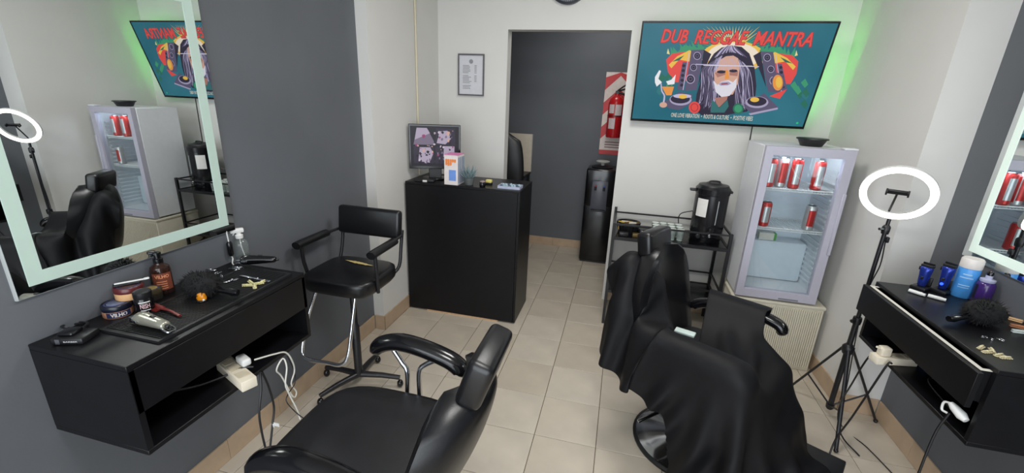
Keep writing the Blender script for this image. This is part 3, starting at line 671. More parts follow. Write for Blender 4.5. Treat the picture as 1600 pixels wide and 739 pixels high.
# ------------------------------------------------------------------ black metal rack with urn and cups
rx0, rx1, ry0, ry1 = .005, .835, 3.30, 3.70; zs, zr = .745, .86
t = thing('metal_rack', 'black metal shelf rack with side rails below the television', 'rack', ((rx0+rx1)/2, (ry0+ry1)/2, 0)); a, b = (rx1-rx0)/2, (ry1-ry0)/2
for sx in (-a, a):
    for sy in (-b, b): bx('post', black_met, t, sx-.011, sx+.011, sy-.011, sy+.011, 0, zr+.0 if sy < 0 else zr+.03)
for zz in (zs, .30):
    bx('glass_shelf' if zz == zs else 'lower_shelf', gloss_black, t, -a+.012, a-.012, -b+.012, b-.012, zz-.006, zz)
    for sy in (-b, b): bx('shelf_rail', black_met, t, -a+.011, a-.011, sy-.008, sy+.008, zz-.02, zz+.004)
    for sx in (-a, a): bx('shelf_rail', black_met, t, sx-.008, sx+.008, -b+.011, b-.011, zz-.02, zz+.004)
for zz in (zr-.012, .40):
    for sy in (-b, b): bx('guard_rail', black_met, t, -a+.011, a-.011, sy-.006, sy+.006, zz-.006, zz+.006)
    for sx in (-a, a): bx('guard_rail', black_met, t, sx-.006, sx+.006, -b+.011, b-.011, zz-.006, zz+.006)
for sx in (-a, a): tb('cross_brace', black_met, t, [(sx, -b+.012, .12), (sx, b-.012, .28)], .005, 6)
# urn
ur = RY(1109, 320, 3.50); t = thing('hot_water_urn', 'tall black hot water urn with a white paper on the rack', 'urn', (ur.x+.005, 3.50, zs)); R_ = .118; uh = .435
ub = finish(lathe(B(), [(.105, 0), (.112, .012), (.112, .06), (.116, .065), (R_, .09), (R_, uh-.075), (R_+.004, uh-.07), (R_+.006, uh-.03), (.108, uh-.012)], 40), 'urn_body', mat('satin_black', (20, 20, 24), .25), t, True, 35)
lid = finish(lathe(B(), [(.108, uh-.013), (.104, uh-.003), (.06, uh+.004), (.05, uh+.012), (.03, uh+.012)], 36), 'lid', black_pl, t, True, 35)
tb('lid_knob', black_pl, t, [(-.035, -.01, uh+.008), (-.03, -.01, uh+.022), (.03, -.01, uh+.022), (.035, -.01, uh+.008)], .007, 8, 3)
bx('side_handle', black_pl, t, -R_-.045, -R_+.005, -.02, .02, uh-.06, uh-.042, .005, 2); bx('side_handle', black_pl, t, R_-.005, R_+.02, -.02, .02, uh-.06, uh-.042, .005, 2)
curved_label(ub, R_+.0012, -2.62, -1.92, .20, .335, pure_white, name='paper_note')
bx('level_gauge', mat('gauge', (150, 154, 158), .2), t, .028, .034, -R_-.004, -R_+.006, .15, .33)
tb('tap', chrome, t, [(.0, -.11, .085), (.0, -.145, .085), (.0, -.152, .06)], .009, 8); bx('tap_lever', black_pl, t, -.008, .008, -.15, -.135, .09, .125, .003, 1)
finish(lathe(B(), [(.018, 0), (.018, .012), (.014, .016)], 16, mtx=Matrix.Translation((-.07, -.098, .05)) @ Matrix.Rotation(PI/2, 4, 'X')), 'dial_knob', black_pl, t, True, 40)
adopt(tb('cord', black_pl, None, [(ur.x-.10, 3.54, zs+.21), (ur.x-.19, 3.58, zs+.16), (ur.x-.18, 3.58, zs+.05), (ur.x-.145, 3.57, zs+.0045)], .004, 6, 5), t)
# basket, remote, cups, sachets
t = thing('black_basket', 'black basket at the left end of the rack', 'basket', (.115, 3.48, zs))
bm = B(); n = 20
loft(bm, [[Vector((r*math.cos(2*PI*i/n)*1.15, r*math.sin(2*PI*i/n), z)) for i in range(n)] for r, z in ((.065, 0), (.078, .085), (.080, .088), (.074, .088), (.062, .006))]); finish(bm, 'basket_body', black_pl, t, True, 40)
bm = B()
for k in range(20): an = 2*PI*k/20; tube(bm, [(.066*1.15*math.cos(an), .066*math.sin(an), .01), (.081*1.15*math.cos(an), .081*math.sin(an), .084)], .003, 5)
finish(bm, 'wicker_ribs', black_pl, t)
t = thing('sunglasses_case', 'small black case beside the basket on the rack', 'case', (.235, 3.45, zs)); finish(superbox(B(), 0, 0, 0, .04, .05, .03, 2.5, 24, .012, .004), 'case_shell', gloss_black, t, True, 40); bx('clasp', steel, t, -.012, .012, -.032, -.029, .018, .026)
cup_m = glass('cup_glass', (236, 242, 240), .05, .22)
cup0 = None
rr = random.Random(7)
pos = [(.325+.059*c, 3.40+.075*r) for r in range(3) for c in range(4)]
for k, (x, y) in enumerate(pos):
    lb_ = 'clear drinking cup in the %s row on the rack, %s from the case' % (('front', 'middle', 'rear')[k//4], ('first', 'second', 'third', 'fourth')[k % 4])
    if cup0 is None:
        cup0 = thing('clear_cup', lb_, 'cup', (x, y, zs), 0, 'clear cups on the rack')
        finish(lathe(B(), [(.018, .003), (.022, .0), (.028, .085), (.0265, .0855), (.0205, .006), (.001, .006)], 18), 'cup_wall', cup_m, cup0, True, 40); finish(lathe(B(), [(.0278, .082), (.0285, .085), (.0265, .0865)], 18), 'rim', mat('cup_rim', (214, 222, 216), .3), cup0, True)
        finish(lathe(B(), [(.02, .001), (.0206, .004)], 18), 'base_ring', mat('cup_rim', (214, 222, 216), .3), cup0, True)
    else: copy_tree(cup0, (x, y, zs), 0, lb_)
smt = [mat('sachet_yellow', (196, 166, 70), .6), mat('sachet_white', (214, 208, 196), .6), mat('sachet_brown', (120, 90, 50), .6)]
nm = ['yellow', 'white', 'brown']
for k in range(6):
    o = bx('sugar_sachet', smt[k % 3], None, -.028, .028, -.004, .004, 0, .075, .002, 1); o.location = (.065+.02*k, 3.45+.02*(k % 2)+.0*k, zs+.02); o.rotation_euler = (.12, 0, .3*(k % 3)-.2)
    tag(o, '%s sachet standing in the black basket on the rack, %s side' % (nm[k % 3], 'left' if k < 3 else 'right'), 'sachet', 'sachets in the black basket')
for k in range(2):
    o = bx('coaster_tin', mat('brass_tin', (120, 100, 60), .4, .5) if k else mat('smoke_tin', (50, 48, 50), .3), None, -.035, .035, -.025, .025, 0, .028, .006, 2); o.location = (.085+.1*k, 3.365, zs)
    tag(o, 'small dark tin at the front left of the rack' if not k else 'small brass tin in front of the basket on the rack', 'tin')

# ------------------------------------------------------------------ waiting stool with arms (faces the camera)
t = thing('salon_stool', 'tall black padded stool with arms and chrome footrest beside the gray wall', 'stool', (-1.415, 2.0, 0)); zt = .785
st = finish(superbox(B(), 0, .0, zt-.085, zt, .212, .195, 5, 40, .022, .006), 'seat', leather, t, True, 40)
bm = B(); rr = random.Random(9); up = []; dn = []
for k in range(21):
    x = -.09+.20*k/20; wv = .013*math.sin(PI*k/20)+.001; y = .075-.22*(x-.0)*.6+rr.uniform(-.003, .003); up.append(Vector((x, y+wv*rr.uniform(.7, 1.3), zt+.009))); dn.append(Vector((x, y-wv*rr.uniform(.7, 1.3), zt+.009)))
loft(bm, [up, dn], cap=False, close=False); finish(bm, 'torn_foam', mat('yellow_foam', (190, 170, 110), .9, var=.3, scale=200), st)
tl = Matrix.Translation((0, .215, .918)) @ Matrix.Rotation(-.12, 4, 'X')
finish(box(B(), -.205, .205, -.025, .025, 0, .17, .02, 3, tl), 'backrest', leather, t, True, 40)
for sx in (-1, 1):
    tb('back_tube', black_met, t, [(sx*.18, .12, zt-.07), (sx*.20, .19, zt-.03), (sx*.198, .225, .86), (sx*.2, .245, .965)], .010, 8, 4)
    ar = tb('armrest', leather, t, [(sx*.224, -.14, .938), (sx*.224, -.12, .94), (sx*.222, .07, .94), (sx*.220, .11, .94)], .027, 12, 0, (1, .8))
    tb('arm_tube', black_met, t, [(sx*.22, .09, .94), (sx*.208, .215, .94)], .009, 8); tb('arm_tube', black_met, t, [(sx*.224, -.10, .925), (sx*.224, -.095, .83), (sx*.212, -.07, zt-.085)], .010, 8, 3)
tb('seat_bracket', black_met, t, [(-.16, 0, zt-.093), (.16, 0, zt-.093)], .012, 8)
tb('gas_column', black_met, t, [(0, 0, .09), (0, 0, .42), (0, 0, .43), (0, 0, zt-.085)], [.024, .024, .017, .017], 14)
tb('foot_ring', chrome, t, [(.11, -.13, zt-.085), (.12, -.19, .57), (.12, -.25, .40), (.085, -.27, .345), (-.0, -.27, .34), (-.13, -.27, .34), (-.165, -.25, .39), (-.15, -.19, .57), (-.13, -.13, zt-.085)], .0105, 10, 5)
for an in (244, 175, 15, 95):
    q = math.radians(an); r = .25
    lg = tb('leg', black_met, t, [(0, 0, .088), (r*.55*math.cos(q), r*.55*math.sin(q), .083), (r*math.cos(q), r*math.sin(q), .068)], [.020, .017, .014], 8)
    finish(sphere(B(), (r*math.cos(q), r*math.sin(q), .026), .026, (.75, .75, 1)), 'castor', gloss_black, lg, True)

# ------------------------------------------------------------------ barber chairs (local +X is forward)
def backrest(bm, z0, L, lean, hw0, hw1, th, x0, wrap, n=14, rows=14, dome=0):
    rings = []
    for k in range(rows+1):
        f = k/rows; e = 1 if f < .85 else max(.25, math.sqrt(max(0, 1-((f-.85)/.15)**2))); e0 = 1 if f > .08 else .6+.4*f/.08
        hw = (hw0+(hw1-hw0)*f)*(e*.35+.65)*e0
        if dome: hw = hw0*e0*max(.22, math.sqrt(max(0, 1-max(0, (f-.42)/.62)**2)))
        z = z0+L*f*math.cos(lean); xc = x0-L*f*math.sin(lean)-.02*math.sin(PI*f); tt = th*(e*.6+.4)*(.75 if f < .05 else 1)
        ring = []
        for i in range(n+1):
            s = -1+2*i/n; ring.append(Vector((xc+wrap*s*s+tt*.5*(1-abs(s)**5)**.5, s*hw, z)))
        for i in range(n-1, 0, -1):
            s = -1+2*i/n; ring.append(Vector((xc+wrap*s*s-tt*.5*(1-abs(s)**5)**.5, s*hw, z)))
        rings.append(ring)
    return loft(bm, rings)
def barber_chair(label, loc, rz, zs, za, head_z, base_r, lean, arm_cov):
    t = thing('barber_chair', label, 'chair', loc, rz)
    se = finish(superbox(B(), .02, 0, zs-.13, zs, .31, .285, 3.6, 48, .035, .012), 'seat', leather_worn, t, True, 45)
    bk = finish(backrest(B(), zs-.06, (head_z-zs-(.02 if arm_cov else .075))/math.cos(lean), lean, .30, .235, .11, -.26, .085, dome=1), 'backrest', leather, t, True, 60)
    hx = -.27-(head_z-zs)*math.tan(lean)*.97
    mt = Matrix.Translation((hx+.01, 0, head_z-.065)) @ Matrix.Rotation(-lean, 4, 'Y')
    hd = finish(box(B(), -.04, .04, -.122, .122, -(.065 if arm_cov else .10), .065, .022, 3, mt), 'headrest', leather, t, True, 40)
    finish(tube(B(), [(hx+.055, -.100, head_z-.12), (hx+.052, 0, head_z-.125), (hx+.055, .100, head_z-.12)], .003, 6), 'seam', leather, hd, True)
    tb('headrest_bar', chrome, t, [(hx+.035, 0, head_z-.17), (hx+.01, 0, head_z-.07)], .010, 8)
    for sy in (-1, 1):
        y = sy*.32; fo = .235 if arm_cov else .155
        P = [(fo, y, za-.045), (fo+.01, y, za-.02), (fo-.025, y, za+.005), (fo*.4, y, za+.022), (-.04, y, za+.012), (-.15, y, za-.018), (-.20, y, za-.05), (-.195, y, za-.062)]
        sp_ = smooth_path(P, 4); nn = len(sp_)
        rad = [(.034 if arm_cov else .040)*min(1, .55+min(i, nn-1-i)*.16) for i in range(nn)]
        tb('armrest', gloss_black, t, sp_, rad, 14, 0, (1.05, .86))
        tb('arm_support', chrome, t, [(.13 if arm_cov else .11, y, za), (.055, y*.985, za-.075), (.03, y*.96, za-.11), (.03, y*.93, zs-.08)], .011, 10, 4)
        tb('arm_support', chrome, t, [(-.11, y, za-.025), (-.05, y*.985, za-.06), (-.025, y*.96, za-.10), (-.03, y*.93, zs-.08)], .011, 10, 4)
    bx('seat_frame', black_met, t, -.22, .24, -.2, .2, zs-.165, zs-.13, .005, 1)
    finish(lathe(B(), [(.045, .09), (.045, .28), (.034, .281), (.034, zs-.165)], 24), 'hydraulic_column', chrome, t, True, 40)
    finish(lathe(B(), [(base_r+.012, 0), (base_r+.014, .012), (base_r+.002, .02), (base_r-.01, .018)], 48), 'base_rim', black_pl, t, True, 40)
    finish(lathe(B(), [(base_r, .0), (base_r, .018), (base_r*.85, .034), (base_r*.45, .052), (.10, .07), (.08, .10), (.05, .115)], 48), 'base_disc', chrome, t, True, 40)
    tb('pump_lever', chrome, t, [(-.03, -.05, .26), (-.10, -.2, .25), (-.16, -.30, .21)], .010, 8, 3)
    for sy in (-.13, .13): tb('footrest_arm', chrome, t, [(.24, sy, zs-.15), (.36, sy, zs-.22), (.47, sy, .20)], .012, 8, 3)
    bx('footrest', black_met, t, .46, .64, -.19, .20, .165, .195, .008, 2)
    return t
barber_chair('black leather barber chair in the foreground facing the left mirror', (-.735, 1.10, 0), PI, .575, .745, 1.045, .27, math.radians(18), 0)
DC = Vector((.52, 2.10, 0)); DA = math.radians(-30)
dch = barber_chair('black barber chair with round chrome base under the cape', DC, DA, .545, .69, 1.125, .275, math.radians(9), 1)

# ------------------------------------------------------------------ black cape thrown over the chair: a small cloth simulation
def rot2(x, y, a): return x*math.cos(a)-y*math.sin(a), x*math.sin(a)+y*math.cos(a)
def make_cape():
    du = .03; nu, nv = 74, 56
    # sheet in chair-local coordinates: u forward, v sideways (v<0 is the side nearest the camera)
    U = np.linspace(-1.12, -1.12+du*(nu-1), nu); V = np.linspace(-1.05, -1.05+du*(nv-1), nv)
    uu, vv = np.meshgrid(U, V, indexing='ij')
    keep = (vv > -.67-.80*np.clip(uu-.0, 0, .45)) & (vv < .60) & (uu < 1.02-.25*np.abs(vv))
    keep &= ~((vv > .10) & (uu > .62)) & ~((vv > .28) & (uu > .16+.1*(vv-.28)))          # the far arm end shows
    keep &= ~((uu < -.17) & (vv > -.05)) & (uu > -.86+.25*np.clip(-vv-.35, 0, 1)) & ~((uu < -.22) & (vv > -.05))
    idx = -np.ones(keep.shape, int); idx[keep] = np.arange(keep.sum())
    rs = np.random.RandomState(3); z0 = .80
    X = np.stack([uu[keep], vv[keep], np.full(keep.sum(), z0)], 1)
    w_ = np.clip(-.17-X[:, 0], 0, None); bk = w_ > 0
    px_ = np.where(w_ < .36, -.17-.16*w_, np.where(w_ < .62, -.228-(w_-.36), -.488)); pz_ = np.where(w_ < .36, z0+w_, np.where(w_ < .62, z0+.36, z0+.36-(w_-.62)))
    X[bk, 0] = px_[bk]; X[bk, 2] = pz_[bk]
    pin = (w_ > .30) & (w_ < .52) & (X[:, 1] > -.17) & (X[:, 1] < -.05)
    X[:, 1] = -.1+(X[:, 1]+.1)*.95; fw_ = (X[:, 0] > -.17) & ~bk; X[fw_, 0] = -.17+(X[fw_, 0]+.17)*.92
    X[:, 2] += .016*np.sin(13*X[:, 0]+9*X[:, 1])+.012*np.sin(17*X[:, 1]-5*X[:, 0])+.006*rs.randn(len(X)); X[:, 1] += .004*rs.randn(len(X))
    pinxy = X[pin, :2].copy(); Pn = X.copy(); groups = []
    def add(di, dj, L, stiff):
        for par in (0, 1):
            A, Bb = [], []
            ii, jj = np.nonzero(keep)
            for i, j in zip(ii, jj):
                k = (i//max(di, 1)) if di else (j//max(abs(dj), 1))
                if k % 2 != par: continue
                a, b = i+di, j+dj
                if 0 <= a < nu and 0 <= b < nv and keep[a, b]: A.append(idx[i, j]); Bb.append(idx[a, b])
            if A: groups.append((np.array(A), np.array(Bb), L, stiff))
    add(1, 0, du, 1); add(0, 1, du, 1); add(1, 1, du*2**.5, .5); add(1, -1, du*2**.5, .5); add(2, 0, 2*du, .05); add(0, 2, 2*du, .05)
    def rbox_sdf(Q, c, hs, r, tilt=0):
        q = Q-np.array(c)
        if tilt: ct, st_ = math.cos(tilt), math.sin(tilt); q = np.stack([q[:, 0]*ct+q[:, 2]*st_, q[:, 1], -q[:, 0]*st_+q[:, 2]*ct], 1)
        d = np.abs(q)-(np.array(hs)-r); m = np.maximum(d, 0); L = np.linalg.norm(m, axis=1)
        dist = L+np.minimum(d.max(1), 0)-r
        n_ = np.where(L[:, None] > 1e-9, m/np.maximum(L, 1e-9)[:, None], (d >= d.max(1, keepdims=True)).astype(float))*np.sign(q+1e-12)
        if tilt: n_ = np.stack([n_[:, 0]*ct-n_[:, 2]*st_, n_[:, 1], n_[:, 0]*st_+n_[:, 2]*ct], 1)
        return dist, n_
    zs, za = .545, .69
    cols = [((.02, 0, zs/2), (.325, .30, zs/2+.012), .05, 0), ((-.325, 0, .55), (.070, .30, .27), .065, math.radians(9)), ((-.36, 0, .70), (.065, .19, .305), .06, math.radians(9)),
            ((.03, -.315, za/2+.033), (.275, .062, za/2+.033), .05, 0), ((.03, .315, za/2+.033), (.275, .062, za/2+.033), .05, 0),
            ((.44, 0, .11), (.16, .20, .11), .05, 0), ((0, 0, .03), (.29, .29, .05), .03, 0), ((.34, 0, .2), (.10, .16, .22), .05, 0)]
    dt = 1/60
    for step in range(300):
        vel = (X-Pn)*(.93 if step < 240 else .85); Pn = X.copy(); X = X+vel; X[:, 2] -= 9.8*dt*dt*.55
        for it in range(5):
            for A, Bb, L, st_ in groups:
                d = X[Bb]-X[A]; ln = np.linalg.norm(d, axis=1)+1e-9; cc = (d/ln[:, None])*((ln-L)*.5*st_)[:, None]
                np.add.at(X, A, cc) if False else X.__setitem__(A, X[A]+cc); X[Bb] -= cc
            for c, hs, r, tl in cols:
                dist, n_ = rbox_sdf(X, c, hs, r, tl); msk = dist < .008
                if msk.any():
                    X[msk] += n_[msk]*(.008-dist[msk])[:, None]; nn_ = n_[msk]; dd = X[msk]-Pn[msk]
                    tg = dd-nn_*(dd*nn_).sum(1, keepdims=True); X[msk] -= tg*(.35 if step < 60 else .6)
            X[pin, :2] = pinxy
            lo = X[:, 2] < .006; X[lo, 2] = .006; Pn[lo] += (X[lo]-Pn[lo])*.7
    US, VS = uu[keep], vv[keep]      # hanging folds grow towards the hem
    k1 = np.clip((-.37-VS)/.25, 0, 1)*np.clip((.70-X[:, 2])/.3, 0, 1); X[:, 1] -= k1*(.013+.013*np.sin(34*US+2.5*np.sin(5*US)+2*VS)+.006*np.sin(61*US))
    k2 = np.clip((US-.40)/.2, 0, 1)*np.clip((.52-X[:, 2])/.25, 0, 1)*(1-k1); X[:, 0] += k2*(.012+.012*np.sin(33*VS+2*np.sin(6*VS))); X[:, 2] = np.maximum(X[:, 2], .006)
    bm = B(); vs = []
    for p in X:
        x, y = rot2(p[0], p[1], DA); vs.append(bm.verts.new((x, y, p[2])))
    for i in range(nu-1):
        for j in range(nv-1):
            q = (idx[i, j], idx[i+1, j], idx[i+1, j+1], idx[i, j+1])
            if min(q) >= 0: bm.faces.new([vs[k] for k in q])
    bmesh.ops.smooth_vert(bm, verts=bm.verts, factor=.5, use_axis_x=True, use_axis_y=True, use_axis_z=True)
    return bm
t = thing('barber_cape', 'black barber cape draped over the right hand barber chair', 'cape', DC)
cp_ = finish(make_cape(), 'cape_cloth', cape_m, t, True)
md = cp_.modifiers.new('thickness', 'SOLIDIFY'); md.thickness = .003; md.offset = 0
md = cp_.modifiers.new('sub', 'SUBSURF'); md.levels = 2; md.render_levels = 2
q = RZ(1070, 521, .73)
t = tag(bx('folded_tissue', mat('pale_tissue', (190, 205, 200), .8, var=.05), None, -.045, .045, -.022, .022, 0, .012, .004, 2), 'small folded white tissue lying on the cape by the near arm', 'tissue'); t.location = q; t.rotation_euler = (0, 0, -.35)

# ------------------------------------------------------------------ ring light on its tripod
RC = RY(1402, 303, 2.49); rn = Vector((-.43, -.80, -.42)).normalized()
zx = Vector((0, 0, 1)).cross(rn).normalized(); zy = rn.cross(zx)
RM = Matrix(((zx.x, zy.x, rn.x, RC.x), (zx.y, zy.y, rn.y, RC.y), (zx.z, zy.z, rn.z, RC.z), (0, 0, 0, 1)))
TC = Vector((RY(1325, 545, 2.555).x, 2.555, 0))
t = thing('ring_light', 'white ring light with phone holder on a black tripod by the right wall', 'ring light', TC); IM = Matrix.Translation(-TC) @ RM
def ringm(bm, prof, n=56):
    rs = [[bm.verts.new(IM @ Vector((r*math.cos(2*PI*i/n), r*math.sin(2*PI*i/n), z))) for i in range(n)] for r, z in prof]
    for a, b in zip(rs, rs[1:]+rs[:1]):
        for i in range(n): bm.faces.new((a[i], a[(i+1) % n], b[(i+1) % n], b[i]))
    return bm
ro = .149
finish(ringm(B(), [(ro, 0), (ro, -.016), (ro-.006, -.022), (ro-.024, -.022), (ro-.032, -.016), (ro-.032, 0)]), 'ring_housing', mat('ring_housing', (206, 206, 204), .4), t, True, 40)
finish(ringm(B(), [(ro-.001, .0), (ro-.003, .007), (ro-.016, .011), (ro-.029, .007), (ro-.031, .0), (ro-.016, -.001)]), 'diffuser', scr('ring_glow', (255, 252, 240), 4.5), t, True, 40)
bot = IM @ Vector((0, -ro+.012, -.02)); hub_z = .545
hub = RY(1325, 545, TC.y).z; ctop = RY(1385, 358, TC.y).z
neck = Vector((0, 0, ctop))
tb('tilt_neck', black_pl, t, [bot, bot.lerp(neck, .5)+Vector((0, 0, -.005)), neck], .009, 8, 3); finish(sphere(B(), bot, .016), 'tilt_joint', steel, t, True)
finish(lathe(B(), [(.016, -.025), (.018, -.01), (.018, .012), (.012, .02)], 14, neck), 'pole_clamp', black_pl, t, True, 40); tb('clamp_knob', chrome, t, [neck+Vector((0, 0, 0)), neck+Vector((-.035, -.01, 0))], .007, 8)
cb = RY(1297, 650, TC.y).z
tb('pole', black_met, t, [(0, 0, hub), (0, 0, ctop)], .010, 12); tb('lower_pole', black_met, t, [(0, 0, max(cb, .06)), (0, 0, hub+.18)], .014, 12)
finish(lathe(B(), [(.02, -.02), (.022, 0), (.02, .02)], 14, (0, 0, hub+.18)), 'height_clamp', black_pl, t, True, 40); tb('height_knob', black_pl, t, [(0, 0, hub+.18), (-.035, -.02, hub+.18)], .010, 8)
finish(lathe(B(), [(.022, -.03), (.03, -.01), (.03, .015), (.018, .03)], 16, (0, 0, hub)), 'leg_hub', black_pl, t, True, 40); finish(lathe(B(), [(.02, -.012), (.022, .012)], 14, (0, 0, max(cb, .06)+.02)), 'brace_collar', black_pl, t, True, 40)
for u_, v_ in ((1306, 704), (1377, 659), (1232, 606)):
    ft_ = RZ(u_, v_, .012)-TC; ft_.z = .012; ft_.x = min(ft_.x, XR-.03-TC.x); tp_ = Vector((ft_.x, ft_.y, 0)).normalized()*.026+Vector((0, 0, hub))
    lg = tb('leg', black_met, t, [tp_, ft_], .0085, 8, 0, (1.2, .8)); finish(sphere(B(), ft_, .012), 'rubber_foot', black_pl, lg, True)
    tb('brace', black_met, t, [(0, 0, max(cb, .06)+.02), tp_.lerp(ft_, .62)], .005, 6)
ph = IM @ Vector((0, .012, .012)); pb = IM @ Vector((-.012, -ro+.02, -.018))
tb('holder_stem', black_pl, t, [pb, pb.lerp(ph, .4)+Vector((.0, 0, 0)), ph], .005, 8, 4)
hm = IM @ Matrix.Translation((.0, .022, .012)) @ Matrix.Rotation(-.0, 4, 'Z')
finish(box(B(), -.045, .045, -.012, .010, 0, .014, .003, 1, hm), 'phone_holder', black_pl, t, True, 40)
for sx in (-.045, .037): finish(box(B(), sx, sx+.008, -.012, .012, .0, .028, .002, 1, hm), 'holder_jaw', black_pl, t, True, 40)
bx('inline_control', black_pl, t, .012, .026, -.012, .012, ctop-.07, ctop-.04, .003, 1)
adopt(tb('cord', black_pl, None, [TC+Vector((.015, 0, ctop-.07)), TC+Vector((.03, .01, ctop-.2)), TC+Vector((.018, .02, ctop-.34)), TC+Vector((.03, .03, .6)), TC+Vector((.06, .02, .25)), TC+Vector((.05, -.05, .012)), Vector((1.47, 2.33, .008)), Vector((1.52, 2.1, .008))], .003, 6, 6), t)

# ------------------------------------------------------------------ things on the left cabinet
LZ = .967
M0 = RZ(249, 537, LZ); M1 = RZ(165, 514, LZ)
t = thing('rubber_mat', 'black ribbed rubber tool mat on the left cabinet', 'mat', (-1.47, 1.20, LZ))
mxa, mxb, mya, myb = M0.x+1.47, -1.585+1.47, M0.y-.002-1.20, 1.475-1.20
mxf = M0.x+1.47; rub = mat('black_rubber', (24, 24, 26), .55, var=.1)
bx('mat_base', rub, t, mxb, mxf, mya, myb, 0, .006); bm = B()
bx('mat_border', rub, t, mxf-.012, mxf, mya, myb, .006, .0085); bx('mat_border', rub, t, mxb, mxf-.012, mya, mya+.012, .006, .0085); bx('mat_border', rub, t, mxb, mxb+.012, mya+.012, myb, .006, .0085); bx('mat_border', rub, t, mxb+.012, mxf-.012, myb-.012, myb, .006, .0085)
k = mya+.018
while k < myb-.02: box(bm, mxb+.014, mxf-.014, k, k+.0035, .006, .0092); k += .0075
o = finish(bm, 'mat_ribs', rub, t); o['kind'] = 'stuff'
MZ = LZ+.0095
def tin(name, label, u_, v_, z, r, h_, body, lidc, txt=None, tcol=None):
    q = RZ(u_, v_, z); q.x = max(q.x, XL+r*1.03+.004); t = thing(name, label, 'tin', (q.x, q.y, z), 0)
    b = finish(lathe(B(), [(r*.97, 0), (r, .003), (r, h_*.55), (r*.98, h_*.56)], 36), 'tin_body', body, t, True, 40)
    l = finish(lathe(B(), [(r*1.02, h_*.55), (r*1.03, h_*.58), (r*1.03, h_*.92), (r*.97, h_), (r*.9, h_), (r*.88, h_*.97), (r*.5, h_*.97)], 36), 'lid', lidc, t, True, 40)
    finish(lathe(B(), [(r*.8, h_*.971), (r*.78, h_*.98), (r*.7, h_*.98), (r*.68, h_*.971)], 36), 'printed_ring', mat('ring_print_'+name, tuple(min(255, int(c*1.1+20)) for c in tcol), .5), l, True)
    finish(lathe(B(), [(r*.64, h_*.972), (r*.62, h_*.985)], 32), 'printed_disc', mat('disc_print_%d' % u_, {180: (104, 112, 138), 204: (70, 44, 40)}.get(u_, (158, 138, 86)), .45, var=.2, scale=150), l, True, 40)
    if txt:
        bm = B(); fa = math.atan2(-q.y, -q.x)
        text_on(bm, txt, lambda a, c: Vector((r*1.004*math.cos(fa-.55+1.1*a), r*1.004*math.sin(fa-.55+1.1*a), h_*.12+h_*.32*c)), .0, .03)
        finish(bm, 'label_lettering', mat('letter_'+name, (226, 214, 206), .6), b)
        curved_label(b, r*1.002, fa-.85, fa+.85, h_*.06, h_*.5, mat('band_'+name, tcol, .5), 16, 'label_band')
    return t
t1 = tin('wax_tin', 'dark blue round hair wax tin on the left cabinet', 180, 489, LZ, .042, .044, mat('tin_peach', (196, 140, 112), .4), mat('tin_navy', (20, 24, 40), .3), 'VILHO', (40, 48, 84))
t2 = tin('wax_tin', 'red lidded round hair wax tin stacked on the dark blue tin', 204, 463, LZ+.0445, .042, .046, mat('tin_tan', (214, 168, 120), .4), mat('tin_maroon', (84, 30, 32), .3), None, (150, 60, 44))
t2b = tin('wax_tin', 'small gold topped wax tin behind the black jar', 240, 466, LZ, .030, .044, mat('tin_dark', (44, 40, 34), .4), mat('tin_olive', (70, 62, 44), .3), None, (130, 110, 60))
q = t2.location
t = thing('folding_razor', 'folded black and white razor lying on the red lidded tin', 'razor', (q.x, q.y, LZ+.0445+.0465), .95); bx('handle', black_pl, t, -.04, .035, -.009, .009, 0, .008, .002, 1); bx('blade', white_pl, t, -.035, .055, -.004, .004, .008, .012, .001, 1); bx('blade_head', white_pl, t, .045, .062, -.008, .008, .0085, .013, .002, 1)
q = RZ(229, 488, LZ); t = thing('pomade_jar', 'black pomade jar with white print between the tins and the clipper', 'jar', (q.x, q.y, LZ))
b = finish(lathe(B(), [(.026, 0), (.028, .004), (.028, .055), (.024, .062)], 28), 'jar_body', gloss_black, t, True, 40); finish(lathe(B(), [(.026, .060), (.027, .063), (.027, .082), (.024, .085)], 28), 'lid', black_pl, t, True, 40)
fa = math.atan2(-q.y, -q.x); bm = B(); text_on(bm, 'NISH', lambda a, c: Vector((.0285*math.cos(fa-.5+a), .0285*math.sin(fa-.5+a), .026+.018*c)), 0, .03); finish(bm, 'label_lettering', mat('label_red_white', (214, 180, 184), .6), b)
for z0, z1, aa in ((.047, .051, .6), (.018, .021, .5), (.010, .012, .25)): curved_label(b, .0284, fa-aa, fa+aa, z0, z1, white_pl, 10, 'label_line')
q = RZ(258, 456, LZ); t = thing('pump_bottle', 'brown glass pump bottle with a printed label on the left cabinet', 'bottle', (q.x, q.y, LZ)); fa = math.atan2(-q.y, -q.x)
b = finish(lathe(B(), [(.030, 0), (.033, .004), (.033, .095), (.030, .108), (.016, .118), (.014, .128)], 28), 'bottle_body', mat('brown_glass', (46, 26, 20), .12), t, True, 40)
finish(lathe(B(), [(.016, .124), (.016, .140), (.010, .142), (.010, .156), (.013, .157), (.013, .165)], 18), 'pump_collar', gloss_black, t, True, 40); tb('pump_spout', gloss_black, t, [(0, 0, .162), (-.02, -.018, .165), (-.036, -.03, .158)], .006, 8)
l = curved_label(b, .0336, fa-1.0, fa+1.0, .02, .088, mat('rust_label', (120, 62, 44), .5), 14); bm = B(); text_on(bm, 'VILHO', lambda a, c: Vector((.0339*math.cos(fa-.7+1.4*a), .0339*math.sin(fa-.7+1.4*a), .068+.014*c)), 0, .03); finish(bm, 'label_lettering', mat('orange_letters', (226, 150, 110), .6), b)
for k in range(4): curved_label(b, .0338, fa-.6, fa+.4, .026+.009*k, .029+.009*k, mat('orange_letters', (226, 150, 110), .6), 8, 'label_line')
